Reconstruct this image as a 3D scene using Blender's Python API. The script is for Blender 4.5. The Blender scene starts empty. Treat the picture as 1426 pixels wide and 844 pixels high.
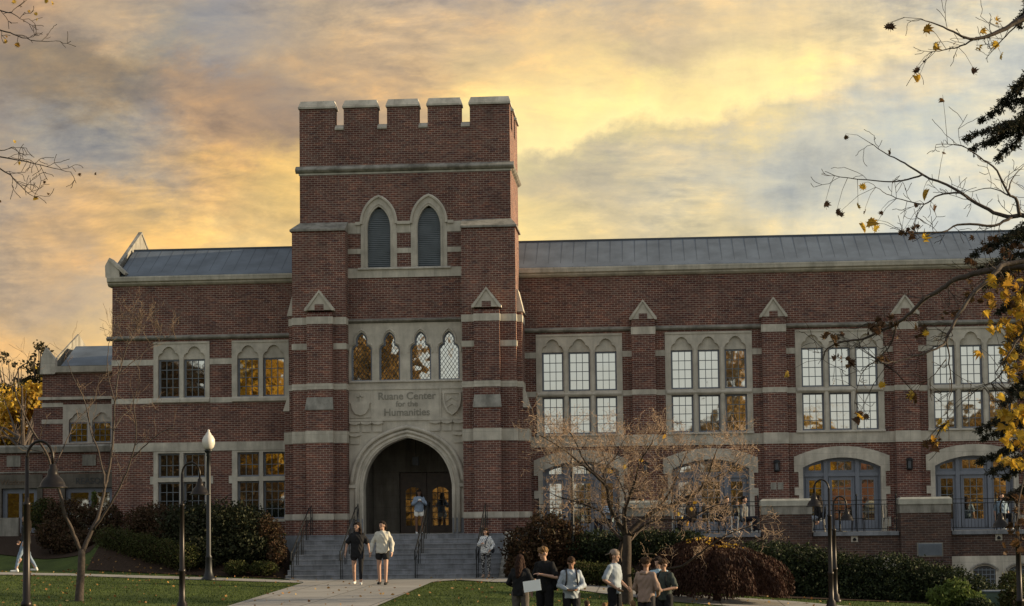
import bpy, bmesh, math, random
import numpy as np
from mathutils import Vector, Matrix, Euler
from mathutils.geometry import tessellate_polygon
rad = math.radians
SC = bpy.context.scene
COL = SC.collection

# ------------------------------------------------------------------ camera
F, PPX, PPY = 2700.0, 713.0, 553.0
CAM = Vector((8.4, -67.5, 1.72))
RC = (Matrix.Rotation(rad(4.07), 3, 'Z') @ Matrix.Rotation(rad(90 + 3.86), 3, 'X') @ Matrix.Rotation(rad(-0.7), 3, 'Z'))

def ray(px, py):
    return RC @ Vector(((px - PPX) / F, -(py - PPY) / F, -1.0))

def un(px, py, Y):
    """point of the place seen at a photograph position, at depth Y"""
    d = ray(px, py)
    t = (Y - CAM.y) / d.y
    return CAM + d * t

cd = bpy.data.cameras.new('camera')
cam = bpy.data.objects.new('camera', cd)
COL.objects.link(cam)
cam.matrix_world = Matrix.Translation(CAM) @ RC.to_4x4()
cd.sensor_fit = 'HORIZONTAL'
cd.sensor_width = 36.0
cd.lens = F / 1426.0 * 36.0
cd.shift_y = (PPY - 422.0) / 1426.0
cd.clip_start = 0.1
cd.clip_end = 6000
SC.camera = cam

# ------------------------------------------------------------------ ground height
def sm(t):
    t = np.clip(t, 0, 1)
    return t * t * (3 - 2 * t)

def G(x, y):
    x = np.asarray(x, dtype=float); y = np.asarray(y, dtype=float)
    g = np.interp(x, [-90, -13, -2.5, 4, 20, 90], [2.2, .5, .1, .1, -.8, -2.0])
    near = np.clip(-5.0 - y, 0, 45) * -0.0125
    s = sm((-3.55 - x) / .7)
    L = np.interp(x, [-13, -10.5], [13.0, 4.6])
    up = s * sm((y + 4.7) / L) * (1.62 - g)
    return g + near + up

def gz(x, y):
    return float(G(x, y))

def ung(px, py):
    """point of the ground seen at a photograph position"""
    d = ray(px, py)
    t = 10.0
    while t < 90:
        p = CAM + d * t
        if p.z <= gz(p.x, p.y):
            return p
        t += 0.05
    return CAM + d * 90

# ------------------------------------------------------------------ objects
def props(o, label=None, cat=None, group=None, kind=None):
    if label: o['label'] = label
    if cat: o['category'] = cat
    if group: o['group'] = group
    if kind: o['kind'] = kind
    return o

def thing(name, label, cat, loc=(0, 0, 0), group=None):
    o = bpy.data.objects.new(name, None)
    COL.objects.link(o)
    o.location = loc
    o.empty_display_size = .2
    return props(o, label, cat, group)

WLOC = {}
def wloc(o):
    if o is None: return Vector((0, 0, 0))
    v = Vector(o.location)
    while o.parent:
        o = o.parent
        v = v + Vector(o.location)
    return v

class MB:
    def __init__(s):
        s.v = []; s.f = []
    def add(s, vs, fs):
        b = len(s.v)
        s.v.extend([tuple(v) for v in vs])
        s.f.extend([tuple(i + b for i in f) for f in fs])
        return s
    def box(s, x0, x1, y0, y1, z0, z1):
        return s.fru((x0, x1, y0, y1), z0, (x0, x1, y0, y1), z1)
    def fru(s, a, z0, b, z1):
        vs = [(a[0], a[2], z0), (a[1], a[2], z0), (a[1], a[3], z0), (a[0], a[3], z0),
              (b[0], b[2], z1), (b[1], b[2], z1), (b[1], b[3], z1), (b[0], b[3], z1)]
        return s.add(vs, [(0, 3, 2, 1), (4, 5, 6, 7), (0, 1, 5, 4), (1, 2, 6, 5), (2, 3, 7, 6), (3, 0, 4, 7)])
    def xprism(s, prof, x0, x1):
        n = len(prof)
        vs = [(x0, y, z) for y, z in prof] + [(x1, y, z) for y, z in prof]
        fs = [tuple(range(n)), tuple(range(2 * n - 1, n - 1, -1))]
        fs += [(i, i + n, (i + 1) % n + n, (i + 1) % n) for i in range(n)]
        return s.add(vs, fs)
    def yprism(s, prof, y0, y1):
        n = len(prof)
        vs = [(x, y0, z) for x, z in prof] + [(x, y1, z) for x, z in prof]
        fs = [tuple(range(n)), tuple(range(2 * n - 1, n - 1, -1))]
        fs += [(i, i + n, (i + 1) % n + n, (i + 1) % n) for i in range(n)]
        return s.add(vs, fs)
    def plate(s, outer, holes, y0, y1):
        loops = [outer] + list(holes)
        flat = [p for l in loops for p in l]
        tris = tessellate_polygon([[Vector((p[0], p[1], 0)) for p in l] for l in loops])
        n = len(flat)
        vs = [(p[0], y0, p[1]) for p in flat] + [(p[0], y1, p[1]) for p in flat]
        fs = [tuple(t) for t in tris] + [(t[2] + n, t[1] + n, t[0] + n) for t in tris]
        b = 0
        for l in loops:
            m = len(l)
            for i in range(m):
                j = (i + 1) % m
                fs.append((b + i, b + j, b + j + n, b + i + n))
            b += m
        return s.add(vs, fs)
    def tube(s, pts, rs, n=8, cap=True):
        pts = [Vector(p) for p in pts]
        if not hasattr(rs, '__len__'): rs = [rs] * len(pts)
        b = len(s.v)
        k = len(pts)
        ref = None
        for i, p in enumerate(pts):
            d = (pts[min(i + 1, k - 1)] - pts[max(i - 1, 0)])
            if d.length < 1e-9: d = Vector((0, 0, 1))
            d.normalize()
            if ref is None:
                ref = d.orthogonal().normalized()
            u = (ref - d * ref.dot(d))
            if u.length < 1e-6: u = d.orthogonal()
            u.normalize(); ref = u
            w = d.cross(u)
            for j in range(n):
                a = 2 * math.pi * j / n
                s.v.append(tuple(p + (u * math.cos(a) + w * math.sin(a)) * rs[i]))
        for i in range(k - 1):
            for j in range(n):
                q = (j + 1) % n
                s.f.append((b + i * n + j, b + i * n + q, b + (i + 1) * n + q, b + (i + 1) * n + j))
        if cap:
            s.f.append(tuple(b + j for j in range(n - 1, -1, -1)))
            s.f.append(tuple(b + (k - 1) * n + j for j in range(n)))
        return s
    def lathe(s, c, prof, n=16):
        """prof: list of (r, z)"""
        b = len(s.v); k = len(prof)
        for r, z in prof:
            for j in range(n):
                a = 2 * math.pi * j / n
                s.v.append((c[0] + r * math.cos(a), c[1] + r * math.sin(a), c[2] + z))
        for i in range(k - 1):
            for j in range(n):
                q = (j + 1) % n
                s.f.append((b + i * n + j, b + i * n + q, b + (i + 1) * n + q, b + (i + 1) * n + j))
        s.f.append(tuple(b + j for j in range(n - 1, -1, -1)))
        s.f.append(tuple(b + (k - 1) * n + j for j in range(n)))
        return s
    def ell(s, c, r, nu=12, nv=8, M=None):
        b = len(s.v)
        c = Vector(c)
        pts = []
        for i in range(nv + 1):
            t = math.pi * i / nv
            for j in range(nu):
                a = 2 * math.pi * j / nu
                v = Vector((r[0] * math.sin(t) * math.cos(a), r[1] * math.sin(t) * math.sin(a), -r[2] * math.cos(t)))
                if M is not None: v = M @ v
                s.v.append(tuple(c + v))
        for i in range(nv):
            for j in range(nu):
                q = (j + 1) % nu
                s.f.append((b + i * nu + j, b + i * nu + q, b + (i + 1) * nu + q, b + (i + 1) * nu + j))
        return s
    def build(s, name, m, parent=None, smooth=False, origin=None, recalc=True, noclean=False):
        o0 = wloc(parent) if parent is not None else Vector(origin or (0, 0, 0))
        me = bpy.data.meshes.new(name)
        vs = np.array(s.v, dtype=float).reshape(-1, 3) - np.array(o0)
        me.from_pydata(vs.tolist(), [], s.f)
        if recalc:
            bm = bmesh.new(); bm.from_mesh(me)
            bmesh.ops.recalc_face_normals(bm, faces=bm.faces)
            bm.to_mesh(me); bm.free()
        me.update()
        if smooth:
            me.polygons.foreach_set('use_smooth', [True] * len(me.polygons))
        me.materials.append(m)
        o = bpy.data.objects.new(name, me)
        COL.objects.link(o)
        if parent is not None:
            o.parent = parent
        else:
            o.location = o0
        return o

def rect(x0, x1, z0, z1):
    return [(x0, z0), (x1, z0), (x1, z1), (x0, z1)]

def offset(poly, d):
    n = len(poly); out = []
    A = sum(poly[i][0] * poly[(i + 1) % n][1] - poly[(i + 1) % n][0] * poly[i][1] for i in range(n))
    sg = 1 if A > 0 else -1
    for i in range(n):
        p0 = Vector(poly[i - 1]); p1 = Vector(poly[i]); p2 = Vector(poly[(i + 1) % n])
        e1 = (p1 - p0); e2 = (p2 - p1)
        if e1.length < 1e-9 or e2.length < 1e-9:
            out.append(tuple(p1)); continue
        e1.normalize(); e2.normalize()
        n1 = Vector((e1.y, -e1.x)) * sg; n2 = Vector((e2.y, -e2.x)) * sg
        m = n1 + n2
        if m.length < 1e-6: m = n1.copy()
        m.normalize()
        k = d / max(.5, m.dot(n1))
        out.append(tuple(p1 + m * k))
    return out

# ------------------------------------------------------------------ materials
def newmat(name):
    m = bpy.data.materials.new(name)
    m.use_nodes = True
    nt = m.node_tree
    b = nt.nodes['Principled BSDF']
    return m, nt, b

class N:
    """small node helper"""
    def __init__(s, nt): s.nt = nt
    def n(s, t, **kw):
        x = s.nt.nodes.new(t)
        for k, v in kw.items(): setattr(x, k, v)
        return x
    def l(s, a, b): s.nt.links.new(a, b)
    def put(s, sock, v):
        if hasattr(v, 'is_output') or hasattr(v, 'links'): s.l(v, sock)
        elif isinstance(v, (int, float)): sock.default_value = v
        else:
            v = tuple(v)
            if len(sock.default_value) == 4 and len(v) == 3: v = v + (1,)
            sock.default_value = v
    def math(s, op, a, b=None, c=None, clamp=False):
        x = s.n('ShaderNodeMath', operation=op); x.use_clamp = clamp
        s.put(x.inputs[0], a)
        if b is not None: s.put(x.inputs[1], b)
        if c is not None: s.put(x.inputs[2], c)
        return x.outputs[0]
    def vm(s, op, a, b=None, sc=None):
        x = s.n('ShaderNodeVectorMath', operation=op)
        s.put(x.inputs[0], a)
        if b is not None: s.put(x.inputs[1], b)
        if sc is not None: s.put(x.inputs[3], sc)
        return x.outputs['Value'] if op in ('LENGTH', 'DISTANCE', 'DOT_PRODUCT') else x.outputs[0]
    def mix(s, f, a, b, bt='MIX'):
        x = s.n('ShaderNodeMix', data_type='RGBA', blend_type=bt)
        s.put(x.inputs[0], f); s.put(x.inputs[6], a); s.put(x.inputs[7], b)
        return x.outputs[2]
    def noise(s, vec, scale, detail=4, rough=.55, dist=0.0):
        x = s.n('ShaderNodeTexNoise')
        if vec is not None: s.l(vec, x.inputs['Vector'])
        x.inputs['Scale'].default_value = scale
        x.inputs['Detail'].default_value = detail
        x.inputs['Roughness'].default_value = rough
        x.inputs['Distortion'].default_value = dist
        return x
    def ramp(s, f, stops, interp='LINEAR'):
        x = s.n('ShaderNodeValToRGB')
        s.l(f, x.inputs[0])
        cr = x.color_ramp; cr.interpolation = interp
        while len(cr.elements) < len(stops): cr.elements.new(.5)
        for e, (p, c) in zip(cr.elements, stops):
            e.position = p; e.color = tuple(c) + ((1,) if len(c) == 3 else ())
        return x.outputs[0]
    def comb(s, x, y, z):
        c = s.n('ShaderNodeCombineXYZ')
        s.put(c.inputs[0], x); s.put(c.inputs[1], y); s.put(c.inputs[2], z)
        return c.outputs[0]
    def sep(s, v):
        c = s.n('ShaderNodeSeparateXYZ'); s.l(v, c.inputs[0]); return c.outputs
    def bump(s, h, strength, dist=.02):
        b = s.n('ShaderNodeBump'); b.inputs['Strength'].default_value = strength
        b.inputs['Distance'].default_value = dist
        s.l(h, b.inputs['Height']); return b.outputs[0]

def simple(name, col, rough=.6, var=.15, scale=6.0, metal=0.0, bump=0.0, spec=.4):
    m, nt, b = newmat(name); h = N(nt)
    tc = h.n('ShaderNodeNewGeometry')
    nz = h.noise(tc.outputs['Position'], scale, 5)
    a = tuple(c * (1 - var) for c in col); d = tuple(min(1, c * (1 + var)) for c in col)
    c = h.ramp(nz.outputs[0], [(.3, a), (.7, d)])
    h.l(c, b.inputs['Base Color'])
    b.inputs['Roughness'].default_value = rough
    b.inputs['Metallic'].default_value = metal
    b.inputs['Specular IOR Level'].default_value = spec
    if bump: h.l(h.bump(nz.outputs[0], bump), b.inputs['Normal'])
    return m

def brick_mat(name, c1, c2, mortar, diaper=False):
    m, nt, b = newmat(name); h = N(nt)
    g = h.n('ShaderNodeNewGeometry')
    P = h.sep(g.outputs['Position']); Nn = h.sep(g.outputs['Normal'])
    sel = h.math('GREATER_THAN', h.math('ABSOLUTE', Nn[0]), .7)
    u = h.math('ADD', h.math('MULTIPLY', P[0], h.math('SUBTRACT', 1.0, sel)), h.math('MULTIPLY', P[1], sel))
    v = h.comb(u, P[2], 0.0)
    br = h.n('ShaderNodeTexBrick')
    h.l(v, br.inputs['Vector'])
    br.offset = .5
    br.inputs['Scale'].default_value = 1
    br.inputs['Brick Width'].default_value = .215
    br.inputs['Row Height'].default_value = .0763
    br.inputs['Mortar Size'].default_value = .0085
    br.inputs['Mortar Smooth'].default_value = .25
    br.inputs['Bias'].default_value = -.1
    h.put(br.inputs['Color1'], c1); h.put(br.inputs['Color2'], c2); h.put(br.inputs['Mortar'], mortar)
    # colour of single bricks
    vo = h.n('ShaderNodeTexVoronoi'); vo.inputs['Scale'].default_value = 1
    h.l(h.vm('MULTIPLY', v, (4.65, 13.1, 1)), vo.inputs['Vector'])
    k = h.sep(vo.outputs['Color'])[0]
    kk = h.ramp(k, [(0, (.55, .6, .7)), (.15, (.85, .85, .85)), (.8, (1.1, 1.08, 1.05)), (1, (1.45, 1.25, 1.1))])
    c = h.mix(.8, br.outputs['Color'], kk, 'MULTIPLY')
    big = h.noise(g.outputs['Position'], .55, 5, .6)
    c = h.mix(.8, c, h.ramp(big.outputs[0], [(.3, (.72, .7, .72)), (.55, (1, 1, 1)), (.75, (1.12, 1.1, 1.08))]), 'MULTIPLY')
    st = h.noise(h.vm('MULTIPLY', g.outputs['Position'], (2.2, 2.2, .35)), 1.0, 5, .6)
    c = h.mix(.7, c, h.ramp(st.outputs[0], [(.35, (.7, .7, .72)), (.55, (1, 1, 1))]), 'MULTIPLY')
    if diaper:
        # burnt headers laid in a lozenge pattern
        a = h.math('PINGPONG', h.math('ADD', u, h.math('MULTIPLY', P[2], 1.0)), .48)
        d = h.math('PINGPONG', h.math('SUBTRACT', u, h.math('MULTIPLY', P[2], 1.0)), .48)
        line = h.math('MAXIMUM', h.math('LESS_THAN', a, .055), h.math('LESS_THAN', d, .055))
        line = h.math('MULTIPLY', line, h.math('GREATER_THAN', P[2], 8.9))
        line = h.math('MULTIPLY', line, h.math('GREATER_THAN', k, .3))
        c = h.mix(h.math('MULTIPLY', line, .35), c, (.17, .135, .115))
    h.l(c, b.inputs['Base Color'])
    b.inputs['Roughness'].default_value = .9
    b.inputs['Specular IOR Level'].default_value = .25
    h.l(h.bump(br.outputs['Fac'], -.5, .008), b.inputs['Normal'])
    return m

def stone_mat(name, col, dirt=.5, joints=True, rough=.85):
    m, nt, b = newmat(name); h = N(nt)
    g = h.n('ShaderNodeNewGeometry')
    P = g.outputs['Position']
    nz = h.noise(P, 2.4, 6, .6)
    fine = h.noise(P, 40, 3, .6)
    lo = tuple(c * .78 for c in col); hi = tuple(min(1, c * 1.12) for c in col)
    c = h.ramp(nz.outputs[0], [(.3, lo), (.7, hi)])
    c = h.mix(.25, c, h.ramp(fine.outputs[0], [(.3, (.75, .75, .75)), (.7, (1.1, 1.1, 1.1))]), 'MULTIPLY')
    st = h.noise(h.vm('MULTIPLY', P, (3.0, 3.0, .5)), 1.0, 6, .65)
    c = h.mix(dirt, c, h.ramp(st.outputs[0], [(.38, (.45, .45, .44)), (.58, (1, 1, 1))]), 'MULTIPLY')
    if joints:
        q = h.sep(P); nn = h.sep(g.outputs['Normal'])
        sel = h.math('GREATER_THAN', h.math('ABSOLUTE', nn[0]), .7)
        u = h.math('ADD', h.math('MULTIPLY', q[0], h.math('SUBTRACT', 1.0, sel)), h.math('MULTIPLY', q[1], sel))
        br = h.n('ShaderNodeTexBrick'); h.l(h.comb(u, q[2], 0.0), br.inputs['Vector'])
        br.inputs['Scale'].default_value = 1; br.inputs['Brick Width'].default_value = .92
        br.inputs['Row Height'].default_value = .42; br.inputs['Mortar Size'].default_value = .006
        br.inputs['Mortar Smooth'].default_value = .1
        h.put(br.inputs['Color1'], (1, 1, 1)); h.put(br.inputs['Color2'], (.88, .88, .87)); h.put(br.inputs['Mortar'], (.6, .6, .6))
        c = h.mix(.8, c, br.outputs['Color'], 'MULTIPLY')
    h.l(c, b.inputs['Base Color'])
    b.inputs['Roughness'].default_value = rough
    b.inputs['Specular IOR Level'].default_value = .25
    h.l(h.bump(fine.outputs[0], .25, .01), b.inputs['Normal'])
    return m

def glass_mat(name, dark=(.012, .014, .013), fac=.6, wob=.02, lead=False):
    m, nt, b = newmat(name); h = N(nt)
    nt.nodes.remove(b)
    out = nt.nodes['Material Output']
    g = h.n('ShaderNodeNewGeometry')
    P = g.outputs['Position']
    nz = h.noise(P, 1.3, 2, .5)
    bn = h.bump(nz.outputs[0], 1.0, wob * .25)
    # each leaded pane sits at its own slight angle
    vo = h.n('ShaderNodeTexVoronoi'); vo.inputs['Scale'].default_value = 4.2
    h.l(P, vo.inputs['Vector'])
    tilt = h.vm('SCALE', h.vm('SUBTRACT', vo.outputs['Color'], (.5, .5, .5)), sc=.004 if not lead else .014)
    nrm = h.vm('NORMALIZE', h.vm('ADD', bn, tilt))
    gl = h.n('ShaderNodeBsdfGlossy'); gl.inputs['Roughness'].default_value = .03
    h.put(gl.inputs['Color'], (.93, .97, .93)); h.l(nrm, gl.inputs['Normal'])
    df = h.n('ShaderNodeBsdfDiffuse'); h.put(df.inputs['Color'], dark)
    mx = h.n('ShaderNodeMixShader'); mx.inputs[0].default_value = fac
    h.l(df.outputs[0], mx.inputs[1]); h.l(gl.outputs[0], mx.inputs[2])
    h.l(mx.outputs[0], out.inputs['Surface'])
    return m

def leaf_mat(name, cols, trans=.3, rough=.6):
    m, nt, b = newmat(name); h = N(nt)
    out = nt.nodes['Material Output']
    g = h.n('ShaderNodeNewGeometry')
    n = len(cols)
    c = h.ramp(g.outputs['Random Per Island'], [(i / max(1, n - 1), cc) for i, cc in enumerate(cols)])
    big = h.noise(g.outputs['Position'], 1.6, 3)
    c = h.mix(.6, c, h.ramp(big.outputs[0], [(.35, (.6, .62, .6)), (.65, (1.2, 1.18, 1.1))]), 'MULTIPLY')
    h.l(c, b.inputs['Base Color']); b.inputs['Roughness'].default_value = rough
    b.inputs['Specular IOR Level'].default_value = .12
    if trans:
        tr = h.n('ShaderNodeBsdfTranslucent'); h.l(c, tr.inputs['Color'])
        mx = h.n('ShaderNodeMixShader'); mx.inputs[0].default_value = trans
        h.l(b.outputs[0], mx.inputs[1]); h.l(tr.outputs[0], mx.inputs[2])
        h.l(mx.outputs[0], out.inputs['Surface'])
    return m

M = {}
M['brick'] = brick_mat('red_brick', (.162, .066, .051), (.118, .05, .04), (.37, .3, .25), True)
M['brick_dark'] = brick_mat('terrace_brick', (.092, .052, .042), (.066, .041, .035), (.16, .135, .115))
M['stone'] = stone_mat('limestone', (.60, .55, .465), .45)
M['stone_clean'] = stone_mat('limestone_carved', (.56, .51, .43), .32, joints=False)
M['stone_dark'] = stone_mat('weathered_stone', (.32, .3, .26), .85, joints=False)
M['stone_pale'] = stone_mat('pale_cap_stone', (.46, .44, .37), .35, joints=False)
M['granite'] = stone_mat('blue_grey_granite', (.265, .275, .3), .6, joints=True)
M['lead'] = simple('lead_roof', (.118, .14, .168), .65, .25, 1.2, 0, .1)
M['seam'] = simple('lead_seam', (.075, .088, .105), .7, .1, 1.2, 0)
M['blue'] = simple('slate_blue_paint', (.165, .18, .215), .5, .1, 3)
M['louvre'] = simple('grey_louvre_paint', (.17, .195, .225), .55, .15, 3)
M['muntin'] = simple('grey_glazing_bar', (.15, .17, .19), .5, .1, 3)
M['came'] = simple('dark_lead_came', (.045, .045, .045), .5, .1, 3)
M['glass'] = glass_mat('window_glass')
M['glass_lead'] = glass_mat('leaded_glass', lead=True)
M['wood'] = simple('dark_oak', (.055, .035, .024), .5, .3, 5)
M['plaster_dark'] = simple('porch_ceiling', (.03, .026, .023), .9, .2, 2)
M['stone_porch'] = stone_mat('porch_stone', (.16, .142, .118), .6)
M['black'] = simple('black_iron', (.014, .015, .017), .45, .2, 8, .3)
M['bronze'] = simple('dark_bronze', (.018, .014, .012), .38, .25, 6, .5)
M['bark'] = simple('brown_bark', (.034, .023, .017), .85, .4, 14, 0, .6)
M['bark_pale'] = simple('pale_twig_bark', (.36, .25, .17), .8, .35, 14, 0, .4)
M['bark_mid'] = simple('brown_twig_bark', (.13, .09, .06), .8, .35, 14, 0, .4)
M['bark_grey'] = simple('grey_bark', (.06, .045, .036), .85, .35, 14, 0, .5)
M['conc'] = stone_mat('path_concrete', (.27, .255, .235), .4, joints=False)
def path_mat():
    m, nt, b = newmat('jointed_concrete'); h = N(nt)
    g = h.n('ShaderNodeNewGeometry'); P = g.outputs['Position']; q = h.sep(P)
    br = h.n('ShaderNodeTexBrick'); h.l(h.comb(q[0], q[1], 0.0), br.inputs['Vector'])
    br.inputs['Scale'].default_value = 1; br.inputs['Brick Width'].default_value = 1.7; br.inputs['Row Height'].default_value = 1.7
    br.offset = 0; br.inputs['Mortar Size'].default_value = .022
    h.put(br.inputs['Color1'], (.29, .272, .245)); h.put(br.inputs['Color2'], (.24, .225, .205)); h.put(br.inputs['Mortar'], (.1, .092, .08))
    a = h.noise(P, 1.1, 6, .65); f = h.noise(P, 18, 4, .7)
    c = h.mix(.7, br.outputs['Color'], h.ramp(a.outputs[0], [(.3, (.62, .6, .58)), (.5, (1, 1, 1)), (.75, (1.1, 1.1, 1.1))]), 'MULTIPLY')
    c = h.mix(.4, c, h.ramp(f.outputs[0], [(.3, (.7, .7, .7)), (.7, (1.15, 1.15, 1.15))]), 'MULTIPLY')
    h.l(c, b.inputs['Base Color']); b.inputs['Roughness'].default_value = .9
    return m
M['conc'] = path_mat()
M['globe'] = simple('white_lamp_globe', (.6, .56, .5), .35, .05, 3)
M['green_box'] = simple('green_cabinet_paint', (.075, .11, .085), .5, .1, 4)
M['white'] = simple('white_paint', (.75, .75, .72), .5, .04, 4)
M['opp_brick'] = simple('opposite_brick', (.3, .13, .085), .9, .3, .5)

# ground: lawn grass with soil beds
def ground_mat():
    m, nt, b = newmat('lawn'); h = N(nt)
    g = h.n('ShaderNodeNewGeometry'); P = g.outputs['Position']
    a = h.noise(P, .7, 5, .6); d = h.noise(P, 26, 4, .7); e = h.noise(h.vm('MULTIPLY', P, (1, .25, 1)), 1.3, 3)
    c = h.ramp(a.outputs[0], [(.3, (.036, .058, .013)), (.7, (.08, .108, .027))])
    c = h.mix(.6, c, h.ramp(d.outputs[0], [(.3, (.5, .5, .5)), (.7, (1.35, 1.35, 1.2))]), 'MULTIPLY')
    c = h.mix(.5, c, h.ramp(e.outputs[0], [(.4, (.7, .7, .7)), (.6, (1.25, 1.2, 1.05))]), 'MULTIPLY')
    h.l(c, b.inputs['Base Color']); b.inputs['Roughness'].default_value = .9
    b.inputs['Specular IOR Level'].default_value = .15
    h.l(h.bump(d.outputs[0], .8, .03), b.inputs['Normal'])
    return m
M['lawn'] = ground_mat()
M['mulch'] = simple('bark_mulch', (.04, .026, .018), .95, .5, 22, 0, .8, .1)

# leaves
M['l_box'] = leaf_mat('boxwood_leaves', [(.03, .042, .014), (.05, .06, .018), (.07, .075, .022), (.06, .04, .02)], .2)
M['l_dark'] = leaf_mat('dark_shrub_leaves', [(.016, .022, .012), (.028, .034, .015), (.04, .042, .02), (.03, .028, .014)], .12)
M['l_hedge'] = leaf_mat('yew_leaves', [(.014, .02, .012), (.025, .034, .015), (.04, .05, .018)], .15)
M['l_brown'] = leaf_mat('brown_shrub_leaves', [(.05, .028, .018), (.08, .045, .026), (.04, .035, .016), (.11, .06, .035)], .2)
M['l_red'] = leaf_mat('red_maple_leaves', [(.035, .017, .013), (.055, .027, .019), (.045, .02, .015), (.07, .038, .024)], .15)
M['l_gold'] = leaf_mat('gold_leaves', [(.6, .36, .04), (.75, .5, .07), (.4, .2, .03), (.8, .58, .13)], .45)
M['l_yellow'] = leaf_mat('yellow_maple_leaves', [(.5, .3, .035), (.62, .42, .06), (.42, .22, .03), (.55, .38, .08)], .4)
M['l_withered'] = leaf_mat('withered_maple_leaves', [(.12, .065, .035), (.07, .04, .025), (.18, .1, .04)], .3)
M['l_spruce'] = leaf_mat('spruce_needles', [(.022, .026, .018), (.034, .038, .024), (.055, .04, .026)], .2)
M['l_autumn'] = leaf_mat('autumn_leaves', [(.55, .33, .1), (.65, .42, .16), (.25, .15, .06), (.75, .55, .3)], .35)
M['l_far'] = leaf_mat('far_tree_leaves', [(.06, .055, .03), (.09, .07, .035), (.04, .04, .022)], .2)
M['l_light'] = leaf_mat('light_green_leaves', [(.09, .13, .03), (.13, .17, .045), (.07, .09, .025)], .3)
M['l_bud'] = leaf_mat('dry_seed_twigs', [(.35, .24, .15), (.25, .16, .1), (.42, .3, .17)], .25)
M['l_floor'] = leaf_mat('fallen_leaves', [(.3, .17, .05), (.2, .09, .04), (.4, .28, .12)], .2)

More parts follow.
